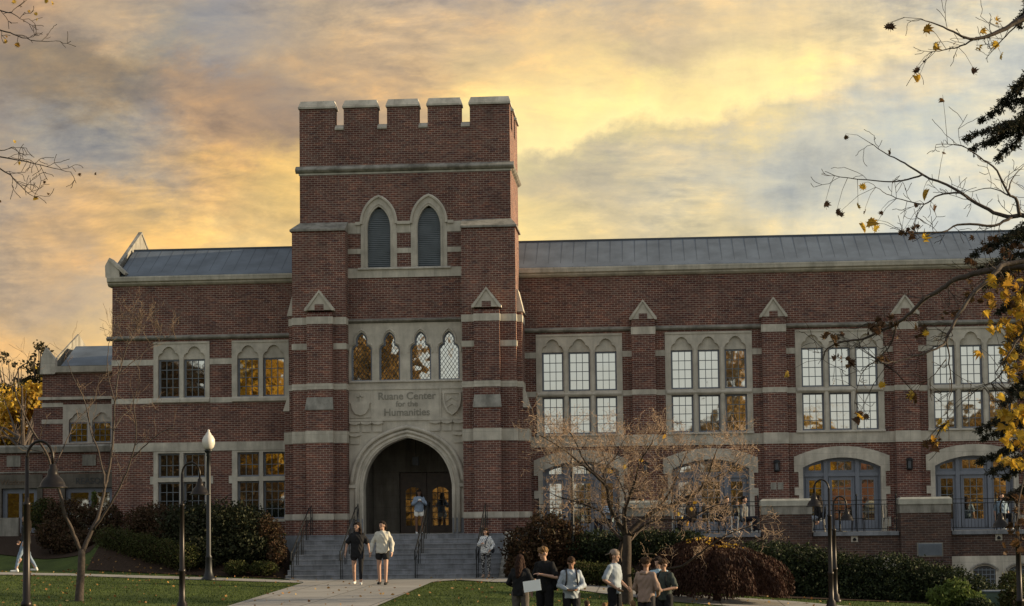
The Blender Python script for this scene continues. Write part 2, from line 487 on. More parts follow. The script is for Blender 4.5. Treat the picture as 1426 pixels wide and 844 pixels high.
# ------------------------------------------------------------------ sky and sun
SUN_AZ = rad(7.0)      # behind the facade plane, from the right
SUN_EL = rad(13.0)
w = bpy.data.worlds.new('World'); SC.world = w; w.use_nodes = True
def build_sky():
    nt = w.node_tree; h = N(nt)
    bg = nt.nodes['Background']
    tc = h.n('ShaderNodeTexCoord')
    D = tc.outputs['Generated']
    s = h.sep(D)
    y = h.math('MAXIMUM', s[1], .02)
    a = h.math('DIVIDE', s[0], y); e = h.math('DIVIDE', s[2], y)
    a = h.math('MINIMUM', h.math('MAXIMUM', a, -1.5), 1.5); e = h.math('MINIMUM', e, 1.5)
    p = h.comb(a, e, 0.0)
    n1 = h.n('ShaderNodeTexNoise'); n1.inputs['Scale'].default_value = 13; n1.inputs['Detail'].default_value = 7
    n1.inputs['Roughness'].default_value = .68
    # stretched along the drift of the clouds
    mp = h.n('ShaderNodeMapping'); mp.inputs['Rotation'].default_value = (0, 0, rad(-20)); mp.inputs['Scale'].default_value = (1.0, 1.9, 1)
    h.l(p, mp.inputs['Vector']); h.l(mp.outputs[0], n1.inputs['Vector'])
    wv = h.vm('SCALE', h.vm('SUBTRACT', n1.outputs['Color'], (.5, .5, .5)), sc=.085)
    q = h.vm('ADD', p, wv)
    q = h.vm('MULTIPLY', q, (1, 1.5, 0))
    pts = [ # photograph position, colour (display values), weight sharpness
        (20, 20, (165, 140, 120)), (30, 95, (138, 124, 108)), (120, 110, (136, 122, 106)), (200, 50, (150, 148, 142)), (330, 45, (152, 150, 150)),
        (160, 8, (205, 175, 138)), (300, 130, (168, 142, 118)), (100, 200, (160, 156, 148)), (210, 230, (158, 152, 144)),
        (110, 290, (226, 182, 124)), (210, 300, (232, 190, 122)), (300, 250, (208, 168, 118)), (375, 250, (240, 200, 125)), (320, 180, (196, 156, 116)),
        (380, 150, (160, 142, 125)), (60, 350, (220, 178, 124)), (60, 400, (186, 166, 142)), (130, 420, (190, 172, 150)), (30, 470, (226, 184, 128)), (130, 460, (232, 196, 136)), (300, 320, (240, 204, 138)),
        (10, 300, (175, 158, 140)),
        (470, 90, (178, 155, 130)), (420, 30, (196, 172, 140)), (560, 60, (222, 190, 148)), (640, 40, (185, 165, 145)), (560, 120, (205, 172, 132)),
        (680, 90, (232, 200, 145)), (740, 60, (225, 195, 150)), (800, 110, (238, 208, 148)), (760, 190, (255, 232, 158)), (860, 175, (255, 232, 158)),
        (960, 140, (250, 222, 150)), (1080, 110, (252, 228, 160)), (930, 30, (205, 182, 150)), (1060, 40, (232, 205, 158)), (1180, 50, (240, 215, 165)), (1250, 90, (232, 214, 178)),
        (780, 235, (186, 172, 150)), (850, 230, (178, 172, 160)), (760, 290, (246, 220, 152)), (830, 300, (238, 212, 156)), (900, 280, (222, 206, 168)), (960, 220, (205, 196, 172)), (1000, 310, (228, 208, 160)),
        (1060, 250, (196, 196, 184)), (1150, 180, (208, 204, 186)), (1150, 310, (222, 216, 192)), (1290, 160, (198, 203, 196)), (1300, 280, (212, 214, 204)), (1400, 60, (205, 206, 196)), (1400, 250, (210, 212, 202)),
        (1340, 320, (216, 216, 205)), (-250, 250, (165, 150, 135)), (600, -250, (150, 150, 152)), (1700, 250, (225, 215, 190)), (1250, -200, (200, 190, 170)),
    ]
    num = None; den = None
    def lin(c):
        c = c / 255.0
        return c / 12.92 if c <= .04045 else ((c + .055) / 1.055) ** 2.4
    for px_, py_, c in pts:
        d = ray(px_, py_)
        ca, ce = d.x / d.y, d.z / d.y * 1.5
        r = h.vm('DISTANCE', q, (ca, ce, 0))
        wgt = h.math('EXPONENT', h.math('MULTIPLY', h.math('MULTIPLY', r, r), -1300.0 if -100 < px_ < 1500 and py_ > -50 else -90.0))
        cc = h.vm('SCALE', tuple(lin(x) for x in c), sc=wgt)
        num = cc if num is None else h.vm('ADD', num, cc)
        den = wgt if den is None else h.math('ADD', den, wgt)
    front = h.vm('SCALE', h.vm('ADD', num, (4e-5, 3.6e-5, 3e-5)), sc=h.math('DIVIDE', 1.0, h.math('ADD', den, 1e-4)))
    # cloud texture
    n2 = h.n('ShaderNodeTexNoise'); n2.inputs['Scale'].default_value = 13; n2.inputs['Detail'].default_value = 8; n2.inputs['Roughness'].default_value = .66
    n2.inputs['Distortion'].default_value = .25
    mp2 = h.n('ShaderNodeMapping'); mp2.inputs['Rotation'].default_value = (0, 0, rad(14)); mp2.inputs['Scale'].default_value = (1.0, 2.3, 1)
    h.l(p, mp2.inputs['Vector']); h.l(mp2.outputs[0], n2.inputs['Vector'])
    front = h.mix(.85, front, h.ramp(n2.outputs[0], [(.3, (.66, .7, .8)), (.43, (.88, .91, .97)), (.5, (1.0, 1.0, 1)), (.56, (1.1, 1.06, .98)), (.6, (1.24, 1.14, .98)), (.72, (1.5, 1.3, 1.0))]), 'MULTIPLY')
    # puffs and torn wisps with a lit and a shaded side
    mp5 = h.n('ShaderNodeMapping'); mp5.inputs['Rotation'].default_value = (0, 0, rad(10)); mp5.inputs['Scale'].default_value = (1.0, 2.6, 1)
    h.l(p, mp5.inputs['Vector'])
    wq = h.noise(mp5.outputs[0], 6, 3, .5)
    pv = h.vm('ADD', mp5.outputs[0], h.vm('SCALE', h.vm('SUBTRACT', wq.outputs['Color'], (.5, .5, .5)), sc=.08))
    n6 = h.noise(pv, 20, 9, .62); n7 = h.noise(h.vm('ADD', pv, (.004, .007, 0)), 20, 9, .62)
    pm = h.ramp(h.noise(p, 9, 3, .5).outputs[0], [(.4, (.12, .12, .12)), (.62, (1, 1, 1))])
    relief = h.math('MULTIPLY', h.math('MULTIPLY', h.math('SUBTRACT', n6.outputs[0], n7.outputs[0]), 1.5), pm)
    lit = h.ramp(n6.outputs[0], [(.44, (.9, .92, .96)), (.52, (1, 1, 1)), (.58, (1.14, 1.1, 1.0))])
    front = h.mix(h.math('MULTIPLY', pm, .6), front, lit, 'MULTIPLY')
    front = h.vm('MULTIPLY', front, h.vm('ADD', h.comb(relief, h.math('MULTIPLY', relief, .85), h.math('MULTIPLY', relief, .5)), (1, 1, 1)))
    # the long golden bank, sharp along its lower edge
    d1 = ray(715, 214); d2 = ray(1205, 104)
    A1 = Vector((d1.x / d1.y, d1.z / d1.y * 1.5)); A2 = Vector((d2.x / d2.y, d2.z / d2.y * 1.5)); tt = (A2 - A1); ln = tt.length; tt = tt / ln; nn = Vector((-tt.y, tt.x))
    nb = h.noise(p, 22, 6, .6)
    qs = h.vm('SUBTRACT', h.vm('ADD', h.vm('MULTIPLY', p, (1, 1.5, 0)), h.vm('SCALE', h.vm('SUBTRACT', nb.outputs['Color'], (.5, .5, .5)), sc=.075)), (A1.x, A1.y, 0))
    s1 = h.vm('DOT_PRODUCT', qs, (nn.x, nn.y, 0)); t1 = h.math('DIVIDE', h.vm('DOT_PRODUCT', qs, (tt.x, tt.y, 0)), ln)
    edge = h.ramp(h.math('ADD', h.math('MULTIPLY', s1, 40.0), .5), [(.26, (0, 0, 0)), (.68, (1, 1, 1))])
    fall = h.math('EXPONENT', h.math('MULTIPLY', h.math('MAXIMUM', s1, 0.0), -34.0))
    win = h.ramp(h.math('ADD', h.math('MULTIPLY', t1, .5), .25), [(.2, (0, 0, 0)), (.27, (1, 1, 1)), (.62, (.8, .8, .8)), (.85, (0, 0, 0))])
    bank = h.math('MULTIPLY', h.math('MULTIPLY', edge, fall), win)
    front = h.mix(h.math('MULTIPLY', bank, .85), front, (1.25, .98, .44))
    under = h.math('MULTIPLY', h.math('MULTIPLY', h.math('SUBTRACT', 1.0, edge), h.math('EXPONENT', h.math('MULTIPLY', h.math('MINIMUM', s1, 0.0), 26.0))), win)
    front = h.mix(h.math('MULTIPLY', under, .32), front, (.42, .38, .33))
    # thin combed streaks
    mp3 = h.n('ShaderNodeMapping'); mp3.inputs['Rotation'].default_value = (0, 0, rad(-52)); mp3.inputs['Scale'].default_value = (60, 14, 1)
    h.l(p, mp3.inputs['Vector']); n4 = h.noise(mp3.outputs[0], 1.0, 6, .65)
    msk = h.math('MULTIPLY', h.math('SMOOTH_MIN', h.math('MAXIMUM', h.math('MULTIPLY', h.math('SUBTRACT', a, -.03), 9.0), 0.0), 1.0, .1), .75)
    front = h.mix(msk, front, h.ramp(n4.outputs[0], [(.35, (.9, .92, .95)), (.5, (1, 1, 1)), (.7, (1.1, 1.07, 1.0))]), 'MULTIPLY')
    # the pale evening sky on the other side, behind the viewer, from the sky model plus thin cloud
    sky = h.n('ShaderNodeTexSky', sky_type='NISHITA')
    sky.sun_disc = False; sky.sun_elevation = SUN_EL; sky.sun_rotation = rad(90) - SUN_AZ
    sky.air_density = 1.0; sky.dust_density = 2.0
    nis = h.vm('SCALE', sky.outputs[0], sc=.11)
    n3 = h.noise(D, 2.2, 6, .6)
    el = h.math('MAXIMUM', s[2], 0.0)
    veil = h.ramp(el, [(0, (.83, .78, .69)), (.12, (.84, .83, .77)), (.45, (.62, .66, .66)), (1, (.42, .45, .5))])
    back = h.mix(h.ramp(n3.outputs[0], [(.35, (.7, .7, .7)), (.65, (.95, .95, .95))]), nis, veil)
    t = h.ramp(s[1], [(.0, (0, 0, 0)), (.35, (1, 1, 1))])
    t = h.math('MULTIPLY', t, h.ramp(el, [(.45, (1, 1, 1)), (.8, (0, 0, 0))]))
    col = h.mix(t, back, front)
    # below the horizon: dark
    dn = h.ramp(h.math('ADD', s[2], .5), [(.47, (.06, .06, .05)), (.5, (1, 1, 1))])
    col = h.mix(1.0, col, dn, 'MULTIPLY')
    h.l(col, bg.inputs['Color']); bg.inputs['Strength'].default_value = .67
build_sky()
w.cycles.sampling_method = 'MANUAL'; w.cycles.sample_map_resolution = 512
sd = bpy.data.lights.new('sun', 'SUN'); sd.energy = 5.0; sd.angle = rad(.6); sd.color = (1.0, .78, .48)
sun = bpy.data.objects.new('sun', sd); COL.objects.link(sun)
sdir = Vector((math.cos(SUN_AZ) * math.cos(SUN_EL), math.sin(SUN_AZ) * math.cos(SUN_EL), math.sin(SUN_EL)))
sun.rotation_euler = sdir.to_track_quat('Z', 'Y').to_euler()
SC.view_settings.view_transform = 'Standard'; SC.view_settings.look = 'None'
SC.view_settings.exposure = .64; SC.view_settings.gamma = 1
SC.cycles.max_bounces = 5; SC.cycles.glossy_bounces = 3; SC.cycles.diffuse_bounces = 3
SC.cycles.transparent_max_bounces = 4; SC.cycles.caustics_reflective = False; SC.cycles.caustics_refractive = False
# ================================================================== the college hall
C0 = -0.12                       # axis of the tower
hall = thing('college_hall', 'long red brick college hall with limestone trim, crenellated entrance tower and grey lead roof', 'building', (C0, 0, 1.55))
def P(mb, name, m, parent=hall, **k): return mb.build(name, m, parent, **k)
def mx(x): return 2 * C0 - x

def lancet(c, hw, z0, zs, ztop):
    """window outline with a trefoil head"""
    H = ztop - zs
    r = [(hw, z0), (hw, zs), (hw * .98, zs + .14 * H), (hw * .86, zs + .27 * H), (hw * .68, zs + .33 * H), (hw * .56, zs + .36 * H),
         (hw * .58, zs + .52 * H), (hw * .53, zs + .68 * H), (hw * .4, zs + .82 * H), (hw * .22, zs + .93 * H), (0, zs + H)]
    l = [(-x, z) for x, z in reversed(r[:-1])]
    return [(c + x, z) for x, z in r + l]

def headshape(c, hw, z0, zs, ztop):
    H = ztop - zs
    r = [(hw, z0), (hw, zs), (hw * .98, zs + .18 * H), (hw * .88, zs + .36 * H), (hw * .72, zs + .46 * H), (hw * .6, zs + .48 * H),
         (hw * .56, zs + .64 * H), (hw * .42, zs + .82 * H), (hw * .22, zs + .95 * H), (0, zs + H)]
    l = [(-x, z) for x, z in reversed(r[:-1])]
    return [(c + x, z) for x, z in r + l]

def pointed(c, hw, z0, zs, za, n=10, k=.45):
    """pointed arch"""
    r = [(hw, z0)]
    H = za - zs
    for i in range(n + 1):
        t = i / n
        a = t * math.pi / 2
        x = hw * (math.cos(a) ** 1.0) * (1 - .0 * t)
        z = zs + H * (math.sin(a) * (1 - k * .35) + k * .35 * t)
        r.append((x, z))
    r[-1] = (0, za)
    l = [(-x, z) for x, z in reversed(r[:-1])]
    return [(c + x, z) for x, z in r + l]

def tudor(c, hw, z0, zs, za):
    T = [(1, 0), (.992, .1), (.972, .2), (.938, .33), (.88, .455), (.808, .57), (.72, .672), (.615, .76), (.495, .835), (.365, .895), (.24, .94), (.12, .974), (0, 1)]
    r = [(hw, z0)] + [(hw * x, zs + (za - zs) * z) for x, z in T]
    l = [(-x, z) for x, z in reversed(r[:-1])]
    return [(c + x, z) for x, z in r + l]

def segarch(c, hw, z0, zs, za, n=12):
    h = za - zs; R = (hw * hw + h * h) / (2 * h); cz = za - R
    a0 = math.asin(min(1, hw / R))
    pts = [(c + hw, z0)]
    for i in range(n + 1):
        a = a0 - 2 * a0 * i / n
        pts.append((c + R * math.sin(a), cz + R * math.cos(a)))
    pts.append((c - hw, z0))
    return pts

# ---------------------------------------------------------------- wall planes with openings
RB = [5.91 + 4.6 * k for k in range(5)]          # bays of the right wing (the fifth is past the frame)
PIL = [8.21 + 4.6 * k for k in range(4)]
def arch_outer(c):
    h = segarch(c, 1.67, 3.56, 4.1, 4.46)
    pts = [(c + 1.52, 1.46), (c + 1.52, 1.62), (c + 1.67, 1.62), (c + 1.67, 1.95), (c + 1.52, 1.95), (c + 1.52, 2.75), (c + 1.67, 2.75), (c + 1.67, 3.02), (c + 1.52, 3.02), (c + 1.52, 3.56)]
    return pts + h + [(2 * c - x, z) for x, z in reversed(pts)]

w_ = MB()
holes = [rect(c - 1.54, c + 1.54, 4.97, 8.6) for c in RB] + [arch_outer(c) for c in RB]
w_.plate(rect(3.0, 26.6, -1.6, 10.72), holes, 1.5, 1.95)
w_.box(26.2, 26.6, 1.96, 13, -1.6, 10.72).box(3.6, 26.6, 13, 13.4, -1.6, 10.72)
P(w_, 'wing_wall', M['brick'])
LG = [(-9.53, -7.47, (-8.97, -8.03)), (-6.65, -4.57, (-6.06, -5.12))]
w_ = MB()
holes = [rect(a, b, 6.37, 8.6) for a, b, _ in LG] + [rect(a, b, 2.05, 4.62) for a, b, _ in LG]
w_.plate(rect(-11.06, -3.0, -.6, 10.72), holes, 1.5, 1.95)
w_.box(-11.06, -10.66, 1.96, 13, -.6, 10.72).box(-11.06, -3.6, 13, 13.4, -.6, 10.72)
P(w_, 'wing_wall', M['brick'])

# bands
def bands(x0, x1, y, cuts, zs, name='stone_band', m='stone', proud=.02):
    segs = []; x = x0
    for a, b in sorted(cuts):
        segs.append((x, a)); x = b
    segs.append((x, x1))
    for z0, z1 in zs:
        for a, b in segs:
            if b - a > .03: P(MB().box(a, b, y - proud, y + .1, z0, z1), name, M[m])
rc = [(c - 1.545, c + 1.545) for c in RB]
lc = [(a - .005, b + .005) for a, b, _ in LG]
bands(3.2, 26.62, 1.5, rc + [(p - .42, p + .42) for p in PIL], [(7.76, 7.97), (6.37, 6.56)])
bands(-11.08, -3.2, 1.5, lc, [(7.76, 7.97), (6.37, 6.56)])
bands(3.2, 26.63, 1.5, [], [(4.57, 4.95)], proud=.045)
mb = MB().box(-11.1, -3.2, 1.455, 1.6, 4.63, 4.94); P(mb, 'stone_band', M['stone'])
def stringc(x0, x1, z0, z1, y=1.5, out=.13):
    mb = MB().xprism([(y, z0), (y - out * .6, z0 + .02), (y - out, z0 + .07), (y - out, z0 + .1), (y, z1)], x0, x1)
    return P(mb, 'string_course', M['stone_dark'])
for a, b in [(3.2, PIL[0] - .42)] + [(PIL[i] + .42, PIL[i + 1] - .42) for i in range(3)] + [(PIL[3] + .42, 26.7)]:
    stringc(a, b, 8.67, 8.84)
stringc(-11.25, -3.2, 8.67, 8.84)
# cornices
def cornice(x0, x1):
    prof = [(1.5, 10.66), (1.44, 10.68), (1.36, 10.74), (1.36, 10.78), (1.27, 10.82), (1.24, 10.95), (1.24, 10.99), (1.5, 11.0), (1.9, 11.0), (1.9, 10.66)]
    P(MB().xprism(prof, x0, x1), 'cornice', M['stone'])
cornice(3.3, 26.8); cornice(-11.2, -3.3)
# roofs
def roof(x0, x1, ztop=12.28):
    r = MB().xprism([(1.42, 11.0), (1.46, 11.04), (3.7, ztop), (12.0, ztop + .1), (13.3, 11.0)], x0, x1)
    ro = P(r, 'roof', M['lead'])
    sm_ = MB()
    k = x0 + .2
    while k < x1:
        sm_.xprism([(1.44, 11.02), (1.44, 11.028), (3.7, ztop + .006), (3.7, ztop)], k - .012, k + .012)
        k += .445
    sm_.box(x0, x1, 3.66, 3.8, ztop - .01, ztop + .05)
    P(sm_, 'roof_seam', M['seam'], ro)
roof(3.3, 26.5); roof(-10.85, -3.3)
# gable parapet on the left end
g_ = MB()
def yzslab(poly, x0, x1, mb): return mb.xprism(poly, x0, x1)
g_.xprism([(1.5, 10.98), (1.5, 11.15), (5.1, 13.12), (8.7, 11.15), (8.7, 10.98)], -11.02, -10.94)
P(g_, 'gable_wall', M['stone_dark'])
g_ = MB()
g_.xprism([(1.4, 11.12), (5.1, 13.13), (5.1, 13.22), (1.4, 11.22)], -11.05, -10.91)
g_.xprism([(8.8, 11.12), (5.1, 13.13), (5.1, 13.22), (8.8, 11.22)], -11.05, -10.91)
P(g_, 'coping', M['stone_dark'])
g_ = MB().yprism([(-11.26, 10.99), (-10.75, 10.99), (-10.75, 11.2), (-11.04, 11.58), (-11.14, 11.66), (-11.26, 11.45), (-11.28, 11.38)], 1.3, 1.75)
P(g_, 'kneeler', M['stone_clean'])
g_ = MB().add([(x + .04, y + .02, z - .14) for x, y, z in [(-11.14, 1.24, 11.84), (-11.2, 1.24, 11.76), (-10.6, 1.24, 11.2), (-10.54, 1.24, 11.28), (-11.14, 1.8, 11.84), (-11.2, 1.8, 11.76), (-10.6, 1.8, 11.2), (-10.54, 1.8, 11.28)]],
              [(0, 1, 2, 3), (7, 6, 5, 4), (0, 3, 7, 4), (1, 5, 6, 2), (0, 4, 5, 1), (3, 2, 6, 7)])
P(g_, 'coping', M['stone'])

# ---------------------------------------------------------------- windows
def muntins(mb, x0, x1, z0, z1, nc, nr, y, t=.011):
    for i in range(1, nc):
        x = x0 + (x1 - x0) * i / nc
        mb.box(x - t, x + t, y, y + .02, z0, z1)
    for j in range(1, nr):
        z = z0 + (z1 - z0) * j / nr
        mb.box(x0, x1, y - .003, y + .017, z - t, z + t)
    return mb

def casement(x0, x1, z0, z1, y=1.62, nc=3, nr=4, name='window', fw=.055):
    f = P(MB().plate(rect(x0, x1, z0, z1), [rect(x0 + fw, x1 - fw, z0 + fw, z1 - fw)], y, y + .09), name, M['blue'])
    P(MB().box(x0 + fw, x1 - fw, y + .05, y + .06, z0 + fw, z1 - fw), 'pane', M['glass'], f)
    P(muntins(MB(), x0 + fw, x1 - fw, z0 + fw, z1 - fw, nc, nr, y + .02), 'glazing_bars', M['muntin'], f)
    return f

for c in RB:
    hs = []
    for dx in (-.95, 0, .95):
        hs.append(headshape(c + dx, .385, 6.57, 7.98, 8.43))
        hs.append(rect(c + dx - .385, c + dx + .385, 5.02, 6.36))
    P(MB().plate(rect(c - 1.54, c + 1.54, 4.97, 8.6), hs, 1.47, 1.94), 'window_surround', M['stone_clean'])
    t_ = MB()
    for dx in (-.95, 0, .95):
        t_.box(c + dx - .44, c + dx + .44, 1.57, 1.9, 7.965, 8.5)
    P(t_, 'carved_head', M['stone_clean'])
    s_ = MB()
    for dx in (-.475, .475): s_.yprism([(c + dx - .05, 5.02), (c + dx + .05, 5.02), (c + dx + .05, 8.05), (c + dx - .05, 8.05)], 1.43, 1.469)
    s_.xprism([(1.469, 6.38), (1.42, 6.4), (1.40, 6.45), (1.469, 6.55)], c - 1.5, c + 1.5)
    s_.xprism([(1.469, 4.952), (1.39, 4.955), (1.39, 4.99), (1.469, 5.03)], c - 1.56, c + 1.56)
    s_.box(c - 1.54, c + 1.54, 1.44, 1.469, 8.53, 8.6)
    P(s_, 'mullion', M['stone_clean'])
    for dx in (-.95, 0, .95):
        casement(c + dx - .38, c + dx + .38, 6.575, 7.965)
        casement(c + dx - .38, c + dx + .38, 5.03, 6.355)

for a, b, cs in LG:
    hs = [headshape(c, .395, 6.57, 7.98, 8.43) for c in cs]
    P(MB().plate(rect(a, b, 6.37, 8.6), hs, 1.47, 1.94), 'window_surround', M['stone_clean'])
    t_ = MB()
    for c in cs: t_.box(c - .44, c + .44, 1.57, 1.9, 7.965, 8.5)
    P(t_, 'carved_head', M['stone_clean'])
    P(MB().xprism([(1.469, 6.38), (1.40, 6.4), (1.40, 6.5), (1.469, 6.57)], a, b).box(a, b, 1.44, 1.469, 8.53, 8.6), 'window_sill', M['stone_clean'])
    for c in cs: casement(c - .39, c + .39, 6.575, 7.965)
    hs = []
    for c in cs: hs += [rect(c - .4, c + .4, 3.68, 4.56), rect(c - .4, c + .4, 2.15, 3.52)]
    P(MB().plate(rect(a, b, 2.05, 4.62), hs, 1.47, 1.94), 'window_surround', M['stone_clean'])
    P(MB().box(a - .12, a - .001, 1.47, 1.6, 3.45, 3.72).box(b + .001, b + .12, 1.47, 1.6, 3.45, 3.72), 'quoin', M['stone'])
    for c in cs:
        casement(c - .395, c + .395, 3.685, 4.555, nr=2)
        casement(c - .395, c + .395, 2.155, 3.515)

# doors of the terrace
def arch_door(c):
    inner = segarch(c, 1.36, 1.46, 3.72, 4.06)
    P(MB().plate(arch_outer(c), [[(x, z + .001 if z < 1.5 else z) for x, z in inner]], 1.46, 1.94), 'arch_surround', M['stone'])
    # voussoir joints stand in the stone joints of the material; an inner moulding
    ring_i = offset(inner, -.05)
    gl = [rect(c - 1.13, c - .71, 1.85, 3.27), rect(c - .33, c + .33, 1.85, 3.27), rect(c + .71, c + 1.13, 1.85, 3.27),
          [(c - 1.14, 3.62), (c - .70, 3.62), (c - .70, 3.86), (c - 1.0, 3.79), (c - 1.14, 3.72)],
          rect(c - .37, c + .37, 3.62, 3.92),
          [(c + .70, 3.62), (c + 1.14, 3.62), (c + 1.14, 3.72), (c + 1.0, 3.79), (c + .70, 3.86)]]
    f = P(MB().plate([(x, z) for x, z in inner], gl, 1.76, 1.84), 'terrace_door', M['blue'])
    r = MB()
    r.plate(inner, [ring_i], 1.68, 1.759)
    r.box(c - 1.3, c + 1.3, 1.69, 1.759, 3.40, 3.53)
    for dx in (-.55, .55): r.box(c + dx - .07, c + dx + .07, 1.67, 1.758, 1.47, 4.0)
    for dx in (-1.23, -.61 - .02, .61 + .02, 1.23, -.42, .42): r.box(c + dx - .02, c + dx + .02, 1.72, 1.757, 1.6, 3.36)
    P(r, 'door_frame', M['blue'], f)
    P(MB().box(c - 1.2, c + 1.2, 1.8, 1.81, 1.8, 4.0), 'pane', M['glass'], f)
    m_ = MB()
    muntins(m_, c - 1.13, c - .71, 1.85, 3.27, 2, 5, 1.775); muntins(m_, c - .33, c + .33, 1.85, 3.27, 3, 5, 1.775); muntins(m_, c + .71, c + 1.13, 1.85, 3.27, 2, 5, 1.775)
    muntins(m_, c - 1.14, c - .7, 3.62, 3.86, 2, 1, 1.775); muntins(m_, c - .37, c + .37, 3.62, 3.92, 3, 1, 1.775); muntins(m_, c + .7, c + 1.14, 3.62, 3.86, 2, 1, 1.775)
    P(m_, 'glazing_bars', M['muntin'], f)
for c in RB: arch_door(c)

# ---------------------------------------------------------------- pilasters with gablets
def gablet(parent, c, y, z0, z1, hw, yb, notch=True):
    g = P(MB().yprism([(c - hw, z0), (c + hw, z0), (c + hw, z0 + .03), (c + .02, z1), (c - .02, z1), (c - hw, z0 + .03)], y, yb), 'gablet', M['stone_clean'], parent)
    r = MB()
    for s in (-1, 1):
        r.yprism([(c + s * (hw + .03), z0 - .02), (c + s * (hw + .03), z0 + .05), (c, z1 + .06), (c, z1 - .03), (c + s * (hw - .05), z0 - .02)], y - .05, yb)
    P(r, 'coping', M['stone'], g)
    P(MB().box(c - hw * .32, c + hw * .32, y - .012, y + .1, z0 - .02, z0 + .2), 'brick_inlay', M['brick'], g)
for c in PIL:
    p = P(MB().box(c - .42, c + .42, 1.15, 1.5, 1.2, 9.06), 'pilaster', M['brick'])
    b_ = MB()
    for z0, z1 in ((8.52, 8.79),): b_.box(c - .435, c + .435, 1.13, 1.5, z0, z1)
    b_.box(c - .44, c + .44, 1.12, 1.455, 4.565, 4.955)
    b_.box(c - .435, c + .435, 1.135, 1.479, 6.375, 6.555)
    P(b_, 'stone_band', M['stone'], p)
    gablet(p, c, 1.12, 9.06, 9.7, .46, 1.5)
for c in PIL:
    fr = MB().box(c - .03, c + .03, 1.09, 1.15, 3.6, 3.9)
    fr.lathe((c, 1.0, 3.55), [(.03, 0), (.1, .03), (.11, .06), (.11, .08)], 8).lathe((c, 1.0, 3.9), [(.12, 0), (.13, .02), (.1, .07), (.03, .1)], 8)
    for k in range(8):
        a = math.pi / 4 * k; fr.tube([(c + .1 * math.cos(a), 1.0 + .1 * math.sin(a), 3.6), (c + .1 * math.cos(a), 1.0 + .1 * math.sin(a), 3.92)], .012, 4)
    f = P(fr, 'wall_lantern', M['black'])
    P(MB().lathe((c, 1.0, 3.62), [(.03, 0), (.05, .02), (.05, .27), (.03, .29)], 8), 'lamp_glass', M['louvre'], f)
for c in (PIL[1],):
    P(MB().box(c - .22, c - .02, 1.13, 1.16, 2.95, 3.2).box(c + .02, c + .22, 1.13, 1.16, 2.95, 3.2), 'wall_plaque', M['stone_dark'])

# ---------------------------------------------------------------- tower
T0, T1 = -3.87, 3.63
TD = 3.4
LV = [(-1.05, .41), (.73, .41)]
lv_o = [pointed(c, hw, 10.93, 12.35, 13.12, 8, 1.0) for c, hw in LV]
sur = [pointed(c, .64, 10.6, 12.30, 13.50, 8, 1.0) for c, hw in LV]
t_ = MB()
t_.plate(rect(T0, T1, 1.2, 15.9), [sur[0], sur[1], rect(-2.16, 1.94, 1.56, 8.97)], 0, .6)
t_.box(T0, T0 + .5, .601, TD, 1.2, 15.9).box(T1 - .5, T1, .601, TD, 1.2, 15.9).box(T0, T1, TD + .001, TD + .5, 1.2, 15.9)
P(t_, 'tower_wall', M['brick'])
P(MB().box(T0 + .5, T1 - .5, .6, TD, 15.2, 15.5), 'tower_roof', M['lead'])
# merlons
ME = [(-3.87, -2.60), (-2.28, -1.08), (-.73, .39), (.72, 1.90), (2.22, 3.63)]
def coping_x(mb, x0, x1, y0, y1, z0, z1):
    mb.box(x0 - .04, x1 + .04, y0 - .07, y1 + .07, z0, z0 + .07)
    mb.fru((x0 - .04, x1 + .04, y0 - .05, y1 + .05), z0 + .071, (x0 + .03, x1 - .03, y0 + .1, y1 - .1), z1)
for a, b in ME:
    m_ = P(MB().box(a, b, 0, .5, 15.901, 16.68), 'merlon', M['brick'])
    c_ = MB(); coping_x(c_, a, b, 0, .5, 16.681, 16.98); P(c_, 'coping', M['stone'], m_)
for i in range(4):
    c_ = MB(); x0, x1 = ME[i][1], ME[i + 1][0]
    c_.box(x0 + .005, x1 - .005, -.06, .55, 15.902, 15.96); c_.fru((x0 + .005, x1 - .005, -.05, .54), 15.961, (x0 + .005, x1 - .005, .12, .4), 16.1)
    P(c_, 'crenel_sill', M['stone'])
for x0, x1 in ((T0, T0 + .5), (T1 - .5, T1)):
    for y0, y1 in ((1.25, 2.2), (2.75, 3.9)):
        m_ = P(MB().box(x0, x1, y0, y1, 15.901, 16.68), 'merlon', M['brick'])
        c_ = MB(); c_.box(x0 - .07, x1 + .07, y0 - .04, y1 + .04, 16.681, 16.75); c_.fru((x0 - .05, x1 + .05, y0 - .04, y1 + .04), 16.751, (x0 + .1, x1 - .1, y0 + .03, y1 - .03), 16.98)
        P(c_, 'coping', M['stone'], m_)
# tower string
s_ = MB().xprism([(0, 14.36), (-.08, 14.4), (-.14, 14.46), (-.14, 14.5), (0, 14.62)], T0 - .14, T1 + .14)
s_.yprism([(T1, 14.36), (T1 + .08, 14.4), (T1 + .14, 14.46), (T1 + .14, 14.5), (T1, 14.62)], .001, TD + .5)
s_.yprism([(T0, 14.36), (T0 - .08, 14.4), (T0 - .14, 14.46), (T0 - .14, 14.5), (T0, 14.62)], .001, TD + .5)
P(s_, 'string_course', M['stone_dark'])
P(MB().box(T0 - .03, T1 + .03, -.03, .1, 14.3, 14.358), 'stone_band', M['stone_pale'])
